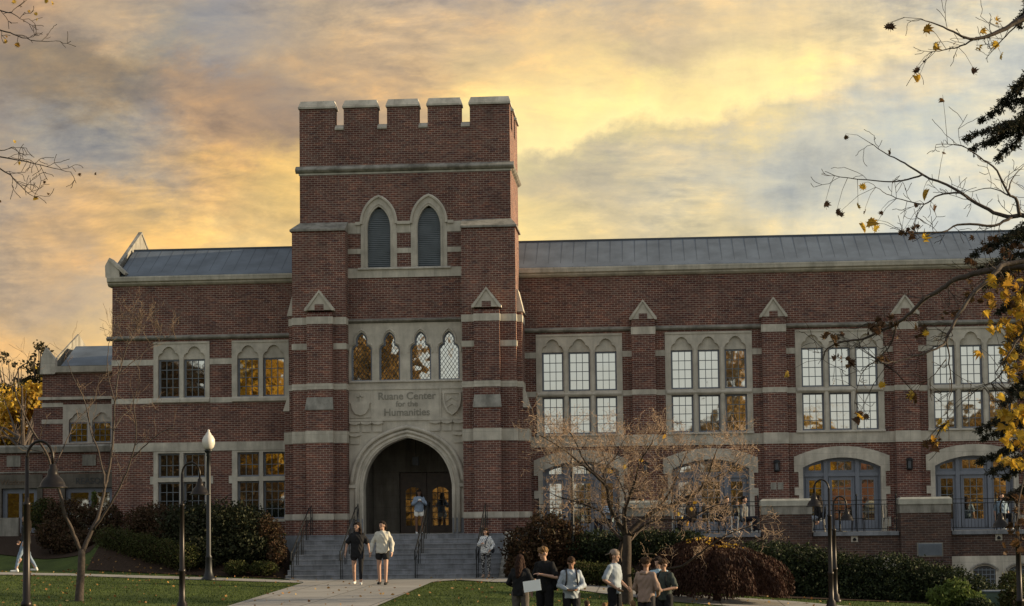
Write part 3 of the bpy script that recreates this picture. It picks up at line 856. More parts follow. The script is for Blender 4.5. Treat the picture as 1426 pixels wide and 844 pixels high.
# louvred belfry openings
for (c, hw), so, lo in zip(LV, sur, lv_o):
    p = P(MB().plate(so, [lo], -.035, .5), 'belfry_surround', M['stone_clean'])
    hood = pointed(c, .66, 12.45, 12.46, 13.54, 8, 1.0); hi = pointed(c, .56, 12.44, 12.46, 13.42, 8, 1.0)
    P(MB().plate(hood[:], [], -.0345, -.0342) if False else MB().tube([(x, -.06, z) for x, z in pointed(c, .62, 12.5, 12.52, 13.48, 8, 1.0)], .055, 6), 'hood_mould', M['stone_clean'], p)
    P(MB().tube([(x, -.03, z) for x, z in pointed(c, .47, 10.95, 12.38, 13.22, 8, 1.0)], .035, 6), 'inner_mould', M['stone_clean'], p)
    lv = MB()
    z = 10.95
    while z < 13.05:
        lv.xprism([(.13, z), (.12, z + .045), (.2, z + .05), (.2, z)], c - hw - .02, c + hw + .02); z += .068
    lv.box(c - hw - .05, c + hw + .05, .3, .33, 10.9, 13.1)
    P(lv, 'louvre', M['louvre'])
def bseg(zs, xs, y=-.03, name='stone_band', m='stone'):
    for z0, z1 in zs:
        for a, b in xs: P(MB().box(a, b, y, .1, z0, z1), name, M[m])
bx = [(-2.16, -1.695), (-.405, .085), (1.375, 1.95)]
bseg([(12.17, 12.55), (11.45, 11.63)], bx, -.025)
P(MB().box(-2.17, 1.95, -.05, .1, 10.585, 10.93).xprism([(-.051, 10.86), (-.12, 10.87), (-.12, 10.9), (-.051, 10.95)], -1.8, 1.5), 'stone_band', M['stone'])
# mould stops
for a, b in ((-1.88, -1.7), (-.4, .08), (1.4, 1.6)): P(MB().box(a, b, -.1, -.026, 12.47, 12.58), 'mould_stop', M['stone_clean'])

# ---------------------------------------------------------------- buttresses
def butt(s):
    X = (lambda x: x) if s < 0 else mx
    def bx_(mb, x0, x1, y0, y1, z0, z1):
        a, b = sorted((X(x0), X(x1))); return mb.box(a, b, y0, y1, z0, z1)
    def fr_(mb, a, z0, b, z1):
        A = sorted((X(a[0]), X(a[1]))); B = sorted((X(b[0]), X(b[1])))
        return mb.fru((A[0], A[1], a[2], a[3]), z0, (B[0], B[1], b[2], b[3]), z1)
    m = MB()
    bx_(m, -4.05, -2.16, -.6, 1.3, 1.2, 12.2)
    bx_(m, -3.49, -2.6, -.85, -.601, 1.2, 9.3)
    bx_(m, -3.51, -2.58, -1.02, -.851, 1.2, 5.88)
    bx_(m, -4.23, -4.051, -.25, 1.1, 1.2, 9.25)
    bx_(m, -4.42, -4.231, -.15, 1.0, -.3, 5.9)
    p = P(m, 'buttress', M['brick'])
    c = MB()
    bx_(c, -4.12, -2.15, -.68, 1.38, 12.201, 12.27)
    fr_(c, (-4.11, -2.15, -.67, 1.38), 12.271, (-3.87, -2.15, -.001, .9), 12.6)
    P(c, 'weathering', M['stone_dark'], p)
    c = MB()
    fr_(c, (-4.3, -4.05, -.3, 1.12), 9.26, (-4.1, -4.05, -.25, 1.0), 10.05)
    fr_(c, (-4.47, -4.23, -.2, 1.02), 5.91, (-4.25, -4.23, -.15, .9), 6.6)
    P(c, 'weathering', M['stone_clean'], p)
    c = MB()
    fr_(c, (-3.54, -2.55, -1.06, -.86), 5.89, (-3.5, -2.59, -.87, -.861), 6.34)
    P(c, 'weathering', M['stone_dark'], p)
    for z0, z1 in ((8.9, 9.15), (8.03, 8.23), (6.61, 6.82), (4.75, 5.16), (2.08, 2.28)):
        b = MB()
        bx_(b, -4.07, -2.14, -.62, 1.1, z0, z1)
        if z0 != 8.03: bx_(b, -4.25, -4.071, -.27, 1.12, z0 - .0, z1 - .0)
        if z0 not in (8.03,): bx_(b, -3.51, -2.58, -.87, -.621, z0, z1)
        if z1 < 5.5:
            bx_(b, -3.53, -2.56, -1.04, -.871, z0, z1); bx_(b, -4.44, -4.251, -.17, 1.02, z0, z1)
        P(b, 'stone_band', M['stone'], p)
    gablet(p, X(-3.045), -.9, 9.38, 10.02, .49, -.601)
butt(-1); butt(1)

# ---------------------------------------------------------------- carved stone front: lancets, inscription, porch arch
LC = [-1.69, -.70, .40, 1.40]
lan = [lancet(c, .37, 6.93, 7.98, 8.66) for c in LC]
arch_in = tudor(-.1, 1.56, 1.57, 3.15, 4.93)
arch_hole = arch_in
P(MB().plate(rect(-2.15, 1.93, 1.56, 8.97), lan + [arch_hole], -.06, .55), 'carved_front', M['stone_clean'])
stringc(-2.16, 1.94, 8.975, 9.13, 0, .2)
for i, (c, l) in enumerate(zip(LC, lan)):
    P(MB().tube([(x, -.07, z) for x, z in lancet(c, .42, 7.9, 8.0, 8.75)], .035, 6), 'hood_mould', M['stone_clean'])
    f = P(MB().plate(l, [offset(l, -.055)], .04, .14), 'lancet_window', M['blue'])
    P(MB().plate(offset(l, -.03), [], .10, .11), 'pane', M['glass_lead'], f)
    d = MB()
    z = 6.3
    hw = .33
    while z < 9.0:          # diamond leading, clipped to the light
        for sg in (1, -1):
            pts = []
            for k in range(0, 25):
                x = -hw + 2 * hw * k / 24
                zz = z + sg * x * 1.5
                # inside the outline?
                H = 8.66 - 7.98
                lim = hw
                if zz > 7.98:
                    t = (zz - 7.98) / H
                    lim = hw * np.interp(t, [0, .14, .27, .33, .52, .68, .82, .93, 1], [1, .98, .86, .6, .58, .53, .4, .22, 0])
                if 6.97 < zz < 8.6 and abs(x) <= lim: pts.append((c + x, .085, zz))
                elif len(pts) > 1:
                    d.tube([pts[0], pts[-1]], .009, 4); pts = []
                else: pts = []
            if len(pts) > 1: d.tube([pts[0], pts[-1]], .009, 4)
        z += .2
    P(d, 'lead_came', M['came'], f)
# sill bead, panel frames
r = MB()
r.xprism([(-.061, 6.86), (-.12, 6.88), (-.12, 6.91), (-.061, 6.95)], -2.14, 1.92)
r.box(-2.14, 1.92, -.09, -.061, 6.62, 6.7)
r.box(-2.14, 1.92, -.1, -.061, 5.52, 5.6)
r.box(-1.36, -1.3, -.085, -.061, 5.6, 6.62).box(1.06, 1.12, -.085, -.061, 5.6, 6.62)
P(r, 'panel_moulding', M['stone_clean'])
def shield(c, kind):
    s = [(c - .32, 6.5), (c + .32, 6.5), (c + .32, 6.2), (c + .27, 5.98), (c + .16, 5.8), (c, 5.68), (c - .16, 5.8), (c - .27, 5.98), (c - .32, 6.2)]
    if kind == 'ship':
        s = [(c - .33, 6.16), (c + .33, 6.16), (c + .3, 5.95), (c + .18, 5.78), (c, 5.72), (c - .18, 5.78), (c - .3, 5.95)]
    b = MB().plate(s, [], -.14, -.061)
    if kind == 'ship':
        b.box(c - .02, c + .02, -.1, -.061, 6.17, 6.52).box(c - .12, c + .12, -.1, -.061, 6.38, 6.42)
        b.box(c - .36, c + .36, -.12, -.061, 6.14, 6.2)
        b.box(c - .36, c + .36, -.1, -.061, 5.64, 5.67)
    else:
        i = offset(s, -.06)
        b.plate(s, [i], -.18, -.141)
        for dz in (.12, -.1):
            b.yprism([(c - .2, 6.1 + dz), (c, 6.24 + dz), (c + .2, 6.1 + dz), (c + .2, 6.04 + dz), (c, 6.17 + dz), (c - .2, 6.04 + dz)], -.17, -.141)
    P(b, 'carved_shield', M['stone_clean'])
shield(-1.74, 'ship'); shield(1.5, 'chev')
# scroll tiles in low relief round the arch
tl = MB()
ao = tudor(-.1, 2.02, 1.5, 3.3, 5.36)
def inside_arch(x, z):
    n = len(ao); c = False
    for i in range(n):
        x1, z1 = ao[i]; x2, z2 = ao[(i + 1) % n]
        if (z1 > z) != (z2 > z) and x < (x2 - x1) * (z - z1) / (z2 - z1) + x1: c = not c
    return c
nx_ = 10; wx = 4.06 / nx_
for j in range(5):
    for i in range(nx_):
        x0 = -2.14 + i * wx; z1 = 5.50 - j * .42; cx_ = x0 + wx / 2
        if any(inside_arch(px_, pz_) for px_, pz_ in ((x0 + .03, z1 - .38), (x0 + wx - .03, z1 - .38), (cx_, z1 - .38), (x0 + .03, z1 - .1), (x0 + wx - .03, z1 - .1))): continue
        tl.box(x0 + .04, x0 + wx - .04, -.105, -.061, z1 - .36, z1 - .06)
        prof = [(x0 + .01, z1), (x0 + wx - .01, z1)]
        for k in range(0, 7):
            t = 1 - k / 6
            prof.append((x0 + .01 + (wx - .02) * t, z1 - .05 - .045 * math.sin(math.pi * t) - .02 * abs(math.sin(2.5 * math.pi * t))))
        tl.plate(prof, [], -.18, -.061)
P(tl, 'scroll_relief', M['stone_clean'])
# arch mouldings
for hw, zs, za, y, rr in ((1.98, 3.3, 5.30, -.1, .075), (1.82, 3.2, 5.14, -.07, .06), (1.66, 3.17, 5.0, -.05, .05)):
    z0 = 3.3 if hw > 1.9 else 1.6
    P(MB().tube([(x, y, z) for x, z in tudor(-.1, hw, z0, zs, za)], rr, 8), 'arch_moulding', M['stone_clean'], smooth=True)
P(MB().box(-2.15, -1.9, -.16, -.061, 3.18, 3.3).box(1.72, 1.93, -.16, -.061, 3.18, 3.3), 'mould_stop', M['stone_clean'])
P(MB().box(-2.15, -1.68, -.075, -.062, 1.57, 2.1).box(1.47, 1.93, -.075, -.062, 1.57, 2.1), 'plinth', M['granite'])

def text(s, size, loc, m, parent=None, name='inscription', ext=.01, rot=(math.pi / 2, 0, 0), align='CENTER', bold=0.0, label=None):
    cu = bpy.data.curves.new(name, 'FONT'); cu.body = s; cu.size = size; cu.extrude = ext; cu.align_x = align; cu.offset = bold
    o = bpy.data.objects.new(name, cu); COL.objects.link(o)
    dg = bpy.context.evaluated_depsgraph_get(); dg.update()
    me = bpy.data.meshes.new_from_object(o.evaluated_get(dg))
    bpy.data.objects.remove(o)
    me.materials.clear(); me.materials.append(m); me.name = name
    me.transform(Euler(rot).to_matrix().to_4x4())
    q = bpy.data.objects.new(name, me); COL.objects.link(q)
    q.location = Vector(loc) - (wloc(parent) if parent else Vector((0, 0, 0)))
    if parent: q.parent = parent
    if label: q['label'] = label
    return q
M['carved'] = stone_mat('shade_toned_letter_stone', (.3, .28, .235), .3, joints=False)  # darker tone paints in the shade that the thin letters barely cast
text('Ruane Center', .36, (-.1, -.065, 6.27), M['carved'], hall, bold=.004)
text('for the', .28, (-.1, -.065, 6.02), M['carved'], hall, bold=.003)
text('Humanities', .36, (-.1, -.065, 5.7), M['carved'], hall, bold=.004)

# porch
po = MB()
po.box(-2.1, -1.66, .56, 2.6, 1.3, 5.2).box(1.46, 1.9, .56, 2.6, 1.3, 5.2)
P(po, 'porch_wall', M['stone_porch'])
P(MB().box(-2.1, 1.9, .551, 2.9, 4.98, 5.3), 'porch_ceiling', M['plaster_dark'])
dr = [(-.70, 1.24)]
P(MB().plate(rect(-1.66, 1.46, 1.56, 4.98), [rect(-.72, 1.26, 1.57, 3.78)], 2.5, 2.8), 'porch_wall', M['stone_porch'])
for x0, x1 in ((-.70, .26), (.28, 1.24)):
    c = (x0 + x1) / 2
    gp = segarch(c, .29, 1.85, 3.1, 3.24, 8)
    d = P(MB().plate(rect(x0, x1, 1.575, 3.76), [gp], 2.6, 2.67), 'entrance_door', M['wood'])
    P(MB().box(c - .31, c + .31, 2.63, 2.64, 1.83, 3.27), 'pane', M['glass'], d)
    P(muntins(MB(), c - .29, c + .29, 1.85, 3.26, 3, 6, 2.61, .014), 'glazing_bars', M['wood'], d)
    P(MB().tube([(c + (.4 if c < .2 else -.4), 2.56, 2.4), (c + (.4 if c < .2 else -.4), 2.56, 2.7)], .015, 6), 'handle', M['bronze'], d)
P(MB().box(-.1, .12, 1.4, 1.6, 4.0, 4.3).tube([(.01, 1.5, 4.3), (.01, 1.5, 4.98)], .012, 5), 'porch_lantern', M['black'])
P(MB().box(-4.45, 4.25, -1.05, 0, 1.2, 1.25).box(-1.7, 1.5, -.05, 2.7, 1.4, 1.555), 'porch_floor', M['granite'])

# ================================================================== entrance stair
st = thing('entrance_stair', 'wide blue grey granite stair rising to the arched porch of the tower', 'stair', (-.05, -3, .1))
m_ = MB()
n = 9; y0 = -4.65; dy = .36; z0 = .1; dz = 1.45 / 9
for i in range(n):
    yy = y0 + i * dy
    zt = z0 + (i + 1) * dz
    m_.box(-3.55, 3.42, yy, yy + dy + (1.0 if i == n - 1 else .02), -.5 + i * .01, zt - .035)
    m_.box(-3.55, 3.42, yy - .02, yy + dy + (1.0 if i == n - 1 else -.021), zt - .034, zt)
m_.box(-4.4, -3.551, -1.5, -.2, .3, 1.55).box(3.421, 3.6, -1.5, -.2, .3, 1.55)
m_.box(-4.5, 4.26, -.745, -.01, .8, 1.549)
m_.build('steps', M['granite'], st)
ck = MB().xprism([(-4.65, -.3), (-4.65, .16), (-1.5, 1.6), (-.7, 1.6), (-.7, -.3)], 3.425, 3.62)
ck.build('cheek_wall', M['stone_dark'], st)

def handrail(x, label, y1=-1.15, y0_=-4.75):
    t = thing('handrail', label, 'handrail', (x, y0_, .1), 'iron handrails on the entrance stair')
    def zs(y): return .1 + max(0, min(1, (y + 4.65) / 3.2)) * 1.45
    r = MB()
    for dx in (0, .0):
        pass
    hi = [(x, y0_ - .0, .1 + .62), (x, y0_ - .16, .1 + .66), (x, y0_ - .12, .1 + .92), (x, y0_ + .1, zs(y0_) + .95), (x, -1.5, 1.55 + .92), (x, y1, 1.55 + .95), (x, y1 + .0, 1.55 + .95)]
    r.tube(hi, .022, 6)
    r.tube([(x, y0_, .7), (x, -1.5, 1.55 + .5), (x, y1, 1.55 + .5)], .014, 6)
    r.tube([(x, y1, 2.5), (x, y1 + .25, 2.62), (x, y1 + .3, 2.45), (x, y1 + .05, 2.05)], .016, 6)
    r.build('rail', M['black'], t)
    for k in range(5):
        y = y0_ + (y1 - y0_) * k / 4
        st_ = math.floor((y + 4.65) / .36) + 1
        zb = .1 if y < -4.65 else min(1.55, .1 + max(0, st_) * 1.45 / 9)
        MB().tube([(x, y, zb - .02), (x, y, zs(y) + .94)], .02, 6).tube([(x + .06, y, zb - .02), (x + .06, y, zs(y) + .9)], .012, 5).build('post', M['black'], t)
handrail(-3.33, 'black iron handrail along the left edge of the entrance stair')
handrail(-1.72, 'black iron handrail behind the two women walking down the entrance stair')
handrail(.72, 'black iron handrail in the middle of the stair beside the woman at the arch')
handrail(2.72, 'black iron handrail on the stair behind the woman in patterned jacket')

# ================================================================== terrace
te = thing('terrace', 'raised brick terrace with stone ledge and basement windows along the right wing', 'terrace', (14, -3, -.3))
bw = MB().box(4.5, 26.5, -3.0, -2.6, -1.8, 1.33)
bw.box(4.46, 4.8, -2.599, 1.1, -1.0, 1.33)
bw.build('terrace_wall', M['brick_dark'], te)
MB().box(4.5, 26.5, -2.59, 1.49, 1.2, 1.455).build('terrace_floor', M['granite'], te)
PED = [8.25, 12.83, 17.33, 21.9]
xs = [4.4] + sum([[p - .86, p + .86] for p in PED], []) + [26.5]
for i in range(0, len(xs), 2): MB().box(xs[i], xs[i + 1], -3.1, -2.5, 1.33, 1.46).build('ledge', M['granite'], te)
for p in PED:
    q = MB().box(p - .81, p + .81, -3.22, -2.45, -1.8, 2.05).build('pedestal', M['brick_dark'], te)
    MB().box(p - .83, p + .83, -3.24, -2.43, 2.051, 2.33).build('frieze', M['stone_dark'], q)
    MB().box(p - .86, p + .86, -3.28, -2.4, 2.331, 2.5).fru((p - .86, p + .86, -3.28, -2.4), 2.501, (p - .78, p + .78, -3.2, -2.5), 2.57).build('cap', M['stone_pale'], q)
sb_h = [segarch(c, .36, -.7, .18, .3, 8) for c in (19.2, 20.35)]
MB().plate(rect(15.6, 24, -1.9, .62), sb_h, -3.06, -3.001).build('stone_base', M['stone'], te)
for c in (19.2, 20.35):
    MB().tube([(x, -3.09, z) for x, z in segarch(c, .42, .14, .2, .37, 10)], .035, 6).build('hood_mould', M['stone_dark'], te)
    bw_ = MB().box(c - .36, c + .36, -3.02, -3.004, -.7, .3).build('basement_window', M['came'], te)
    g_ = MB()
    for i in range(6): g_.box(c - .34 + i * .13, c - .32 + i * .13, -3.045, -3.03, -.7, .22)
    for i in range(6): g_.box(c - .36, c + .36, -3.05, -3.035, -.6 + i * .15, -.575 + i * .15)
    g_.build('grille', M['louvre'], bw_)
MB().box(17.02, 17.86, -3.25, -3.221, .62, 1.08).build('vent_frame', M['stone_dark'], te)
g_ = MB()
for i in range(14): g_.xprism([(-3.27, .66 + i * .028), (-3.251, .68 + i * .028), (-3.251, .655 + i * .028)], 17.06, 17.82)
g_.build('vent_grille', M['louvre'], te)
for x in (15.03, 19.7):
    MB().box(x - .11, x + .11, -3.02, -2.999, 1.12, 1.327).build('drain_plate', M['stone'], te)
    MB().lathe((x, -3.04, 1.16), [(.05, 0), (.06, .05), (.02, .1)], 8).build('drain_spout', M['black'], te)
# railings
def railing(x0, x1, label):
    t = thing('railing', label, 'railing', ((x0 + x1) / 2, -2.95, 1.46), 'iron railings on the terrace ledge')
    r = MB()
    for z in (2.49, 2.35, 1.55): r.box(x0, x1, -2.965, -2.935, z - .012, z + .012)
    r.build('rail', M['black'], t)
    b = MB(); n = int((x1 - x0) / .105)
    for i in range(n + 1):
        x = x0 + (x1 - x0) * i / n
        b.box(x - .006, x + .006, -2.956, -2.944, 1.56, 2.34)
    b.build('balusters', M['black'], t)
    for x in (x0 + .05, (x0 + x1) / 2 + .05, x1 - .05):
        MB().box(x - .018, x + .018, -2.968, -2.932, 1.2 if abs(x - (x0 + x1) / 2) < .2 else 1.46, 2.62).lathe((x, -2.95, 2.62), [(.02, 0), (.035, .02), (.03, .05), (.008, .09)], 8).build('post', M['black'], t)
railing(4.6, 7.36, 'black iron terrace railing beside the tower, behind the bare tree')
railing(9.13, 11.96, 'black iron terrace railing above the red maple dome, behind the bare tree')
railing(13.7, 16.46, 'black iron terrace railing between the two clear pedestals, behind the double lamp post')
railing(18.2, 21.0, 'black iron terrace railing right of the pedestal with the vent')

# ================================================================== buildings on the far left
fb = thing('far_wing', 'distant brick wing with lead roof and stone gable at the left', 'building', (-16, 12, 1.6))
m_ = MB()
m_.plate(rect(-17.0, -11.5, 1.0, 8.4), [rect(-16.1, -13.6, 5.45, 7.1)], 12, 12.4).box(-17.0, -16.6, 12.401, 20, 1, 8.4).box(-17.0, -11.5, 20, 20.4, 1, 8.4)
m_.box(-17.5, -17.001, 12.4, 13.2, 1, 7.0)
m_.build('wall', M['brick'], fb)
MB().xprism([(12, 8.4), (11.8, 8.45), (11.76, 8.7), (12.2, 8.72), (12.2, 8.4)], -16.6, -11.4).build('cornice', M['stone'], fb)
MB().xprism([(11.95, 8.73), (14.1, 9.75), (18, 9.8), (20, 8.73)], -16.2, -11.4).build('roof', M['lead'], fb)
MB().xprism([(12, 8.4), (11.9, 8.8), (15.8, 10.45), (19.9, 8.8), (20, 8.4)], -16.65, -16.58).build('gable_wall', M['stone_dark'], fb)
MB().yprism([(-17.05, 8.38), (-16.4, 8.38), (-16.4, 9.0), (-16.8, 9.5), (-17.0, 9.1)], 11.8, 12.1).build('kneeler', M['stone'], fb)
MB().plate(rect(-16.1, -13.6, 5.45, 7.1), [headshape(c, .4, 5.5, 6.35, 6.75) for c in (-15.45, -14.45, )], 11.95, 12.3).build('window_surround', M['stone_clean'], fb)
MB().box(-15.9, -13.7, 12.03, 12.2, 6.36, 6.9).build('carved_head', M['stone_clean'], fb)
for c in (-15.45, -14.45):
    f = MB().plate(rect(c - .39, c + .39, 5.5, 6.35), [rect(c - .34, c + .34, 5.55, 6.3)], 12.05, 12.12).build('window', M['blue'], fb)
    MB().box(c - .35, c + .35, 12.1, 12.11, 5.54, 6.31).build('pane', M['glass'], f)
    muntins(MB(), c - .34, c + .34, 5.55, 6.3, 3, 3, 12.07).build('glazing_bars', M['muntin'], f)
b_ = MB()
for z in (6.6, 7.3): b_.box(-17.02, -16.11, 11.97, 12.1, z - .3, z - .12); b_.box(-13.59, -11.5, 11.97, 12.1, z - .3, z - .12)
b_.box(-17.15, -11.5, 11.86, 12.0, 7.3, 7.42)
b_.build('stone_band', M['stone'], fb)

lb = thing('low_wing', 'low flat brick wing with stone lintels and a carved word beside the left lawn', 'building', (-15, 9, 1.7))
DO = [(-17.9, -16.0), (-15.3, -12.9)]
MB().plate(rect(-24, -11.07, .8, 4.95), [rect(a, b, 1.75, 4.1) for a, b in DO], 9, 9.4).box(-24, -11.07, 9.401, 12, 4.3, 4.9).build('wall', M['brick'], lb)
MB().xprism([(9, 4.95), (8.86, 4.98), (8.82, 5.2), (8.9, 5.28), (9.5, 5.28), (9.5, 4.95)], -24, -11.07).build('cornice', M['stone_dark'], lb)
MB().box(-24, -11.07, 8.93, 9.0, 4.16, 4.22).build('stone_band', M['stone_dark'], lb)
for a, b in DO:
    s = MB().plate(rect(a, b, 1.75, 4.1), [rect(a + .22, b - .22, 1.76, 3.55)], 8.93, 9.35).build('opening_surround', M['stone_porch'], lb)
    f = MB().plate(rect(a + .22, b - .22, 1.76, 3.55), [rect(a + .4, (a + b) / 2 - .06, 1.95, 3.35), rect((a + b) / 2 + .06, b - .4, 1.95, 3.35)], 9.1, 9.2).build('glazed_screen', M['blue'], lb)
    MB().box(a + .3, b - .3, 9.15, 9.16, 1.8, 3.5).build('pane', M['glass'], f)
for x in (-17.2, -14.1):
    MB().box(x - .28, x + .28, 8.96, 9.0, 4.42, 4.86).build('stone_tablet', M['stone_dark'], lb)
text('REASON', .34, (-14.0, 8.925, 3.7), M['came'], lb, 'lintel_lettering', bold=.006)
text('Wisdom', .3, (-17.2, 8.925, 3.7), M['bark_mid'], lb, 'lintel_lettering', bold=.003)

# ================================================================== opposite side of the lawn (seen in the window glass)
ob = thing('opposite_building', 'brick building across the lawn reflected in the terrace doors', 'building', (30, -118, -2))
MB().box(22, 62, -132, -118, -3, 9.6).build('wall', M['opp_brick'], ob)
MB().box(21.5, 62.5, -132.5, -117.5, 9.61, 10.2).build('roof', M['stone'], ob)
for k in range(12):
    for z in (1.5, 5.6):
        x = 24 + k * 3.1
        f = MB().box(x - .6, x + .6, -118.0, -117.9, z, z + 2.2).build('window', M['white'], ob)
        MB().box(x - .5, x + .5, -117.9, -117.88, z + .1, z + 2.1).build('pane', M['came'], f)
# ================================================================== ground
def grid_sheet(name, xs, ys, zf, m, **k):
    X, Y = np.meshgrid(xs, ys); Z = zf(X, Y)
    nx, ny = len(xs), len(ys)
    vs = np.stack([X.ravel(), Y.ravel(), Z.ravel()], 1).tolist()
    fs = [(j * nx + i, j * nx + i + 1, (j + 1) * nx + i + 1, (j + 1) * nx + i) for j in range(ny - 1) for i in range(nx - 1)]
    mb = MB(); mb.v = [tuple(v) for v in vs]; mb.f = fs
    return mb.build(name, m, recalc=False, smooth=True, **k)
def axis(lo, hi, a, b, step, n=14):
    mid = list(np.arange(a, b, step))
    return [lo + (a - lo) * (1 - (1 - i / n) ** 3) if 0 else a - (a - lo) * ((n - i) / n) ** 3 for i in range(n)] + mid + [b + (hi - b) * (i / n) ** 3 for i in range(0, n + 1)]
xs = axis(-2500, 2500, -26, 30, .4); ys = axis(-2500, 2500, -72, 14, .4)
def Gb(x, y):
    z = G(x, y)
    # under the building the ground stays low
    inb = ((x > -3.5) & (x < 26) & (y > -.6)) | ((x > -11) & (x < 26) & (y > 2.2))
    return np.where(inb, np.minimum(z, .0), z)
gr = grid_sheet('lawn', xs, ys, Gb, M['lawn']); props(gr, kind='structure')

def strip(name, A, B, m, lift=.02, nl=60, nw=8, kind='structure'):
    """sheet between two boundary lines (ground points) following the ground"""
    def samp(L, t):
        L = [Vector((p[0], p[1])) for p in L]
        d = [0]
        for i in range(1, len(L)): d.append(d[-1] + (L[i] - L[i - 1]).length)
        s = t * d[-1]
        for i in range(1, len(L)):
            if s <= d[i] + 1e-9:
                k = (s - d[i - 1]) / max(1e-9, d[i] - d[i - 1]); return L[i - 1].lerp(L[i], k)
        return L[-1]
    mb = MB()
    for i in range(nl + 1):
        a = samp(A, i / nl); b = samp(B, i / nl)
        for j in range(nw + 1):
            p = a.lerp(b, j / nw); mb.v.append((p.x, p.y, gz(p.x, p.y) + lift))
    for i in range(nl):
        for j in range(nw):
            q = i * (nw + 1) + j; mb.f.append((q, q + 1, q + nw + 2, q + nw + 1))
    o = mb.build(name, m, recalc=False, smooth=True); props(o, kind=kind); return o
g2 = lambda px_, py_: tuple(ung(px_, py_))[:2]
# main walk from the stair foot, widening towards the lower left, on past the camera
pa = g2(325, 843); pb = g2(530, 843)
da = (Vector(pa) - Vector(g2(425, 811))); db = (Vector(pb) - Vector(g2(600, 811)))
strip('main_walk', [(-3.62, -4.66), g2(425, 812), pa, (pa[0] + da.x * 2.2, pa[1] + da.y * 2.2)],
      [(3.6, -4.66), g2(603, 811), pb, (pb[0] + db.x * 2.2, pb[1] + db.y * 2.2)], M['conc'], .028)
# cross path
Lf = [g2(-60, 797.5), g2(100, 799.5), g2(240, 803.5), g2(400, 808.5), (-3.0, -4.9)]
Ln = [g2(-60, 800.5), g2(100, 802.5), g2(240, 807), g2(420, 812.5), (-2.6, -6.4)]
strip('cross_path', Lf, Ln, M['conc'], .02)
Rf = [(2.8, -4.75), g2(700, 804.5), g2(800, 812), g2(870, 820), g2(960, 829), g2(1100, 838), g2(1240, 850)]
Rn = [(2.2, -6.2), g2(690, 811.5), g2(780, 819), g2(850, 829), g2(940, 839), g2(1080, 850), g2(1200, 866)]
strip('cross_path', Rf, Rn, M['conc'], .024)
# planting beds
strip('planting_bed', [(-11.0, 1.4), (-3.6, -.9)], [g2(120, 795), (-7.5, -4.3), (-3.62, -4.7)], M['mulch'], .03, 30, 20)
strip('planting_bed', [(3.7, -.3), (4.5, -3.0), (21, -3.0)], [(3.7, -4.6), (7, -7.0), (12, -10.5), (17, -9.5), (22, -8)], M['mulch'], .03, 60, 20)
strip('planting_bed', [(-18.5, 8.9), (-11.1, 8.9)], [(-16, 1.5), (-11.0, -1.5)], M['mulch'], .03, 30, 20)

rng = np.random.default_rng(7)
def tris_obj(name, V, m, parent=None, k=3, origin=None):
    """V: (n,k,3) array of separate faces"""
    n = len(V)
    o0 = np.array(wloc(parent) if parent is not None else (origin or (0, 0, 0)))
    me = bpy.data.meshes.new(name)
    me.vertices.add(n * k); me.vertices.foreach_set('co', (V - o0).reshape(-1).astype(np.float32))
    me.loops.add(n * k); me.loops.foreach_set('vertex_index', np.arange(n * k, dtype=np.int32))
    me.polygons.add(n); me.polygons.foreach_set('loop_start', np.arange(0, n * k, k, dtype=np.int32))
    me.update(calc_edges=True); me.validate()
    me.materials.append(m)
    o = bpy.data.objects.new(name, me); COL.objects.link(o)
    if parent is not None: o.parent = parent
    else: o.location = o0
    return o

def leaves(name, m, parent, pts, size, rng=rng, aspect=.6, flat=0.0, origin=None, jitter=.4):
    """one pointed leaf (a four cornered face) at every point"""
    n = len(pts); pts = np.asarray(pts)
    d = rng.normal(size=(n, 3)); d[:, 2] *= (1 - flat); d /= np.linalg.norm(d, axis=1)[:, None] + 1e-9
    u = rng.normal(size=(n, 3)); u -= (u * d).sum(1)[:, None] * d; u /= np.linalg.norm(u, axis=1)[:, None] + 1e-9
    s = size * (1 + jitter * rng.uniform(-1, 1, size=(n, 1)))
    a = pts - d * s; b = pts + u * s * aspect; c = pts + d * s; e = pts - u * s * aspect
    return tris_obj(name, np.stack([a, b, c, e], 1), m, parent, 4, origin)

def blob_pts(ells, n, rng=rng, shell=.5, lump=.12):
    """points in a set of ellipsoids, denser near their surface"""
    vol = np.array([e[3] * e[4] * e[5] for e in ells]) ** (2 / 3); vol /= vol.sum()
    out = []
    for e, f in zip(ells, vol):
        k = int(n * f)
        d = rng.normal(size=(k, 3)); d /= np.linalg.norm(d, axis=1)[:, None]
        r = shell + (1 - shell) * rng.uniform(size=(k, 1)) ** .6
        ph = np.sin(d[:, :1] * 7 + e[0]) * np.sin(d[:, 1:2] * 6 + e[1] * 3) * np.sin(d[:, 2:3] * 8 + e[2] * 2)
        r = r * (1 + lump * 2 * ph + lump * rng.normal(size=(k, 1)) * .5)
        out.append(np.array(e[:3]) + d * r * np.array(e[3:6]))
    return np.concatenate(out)

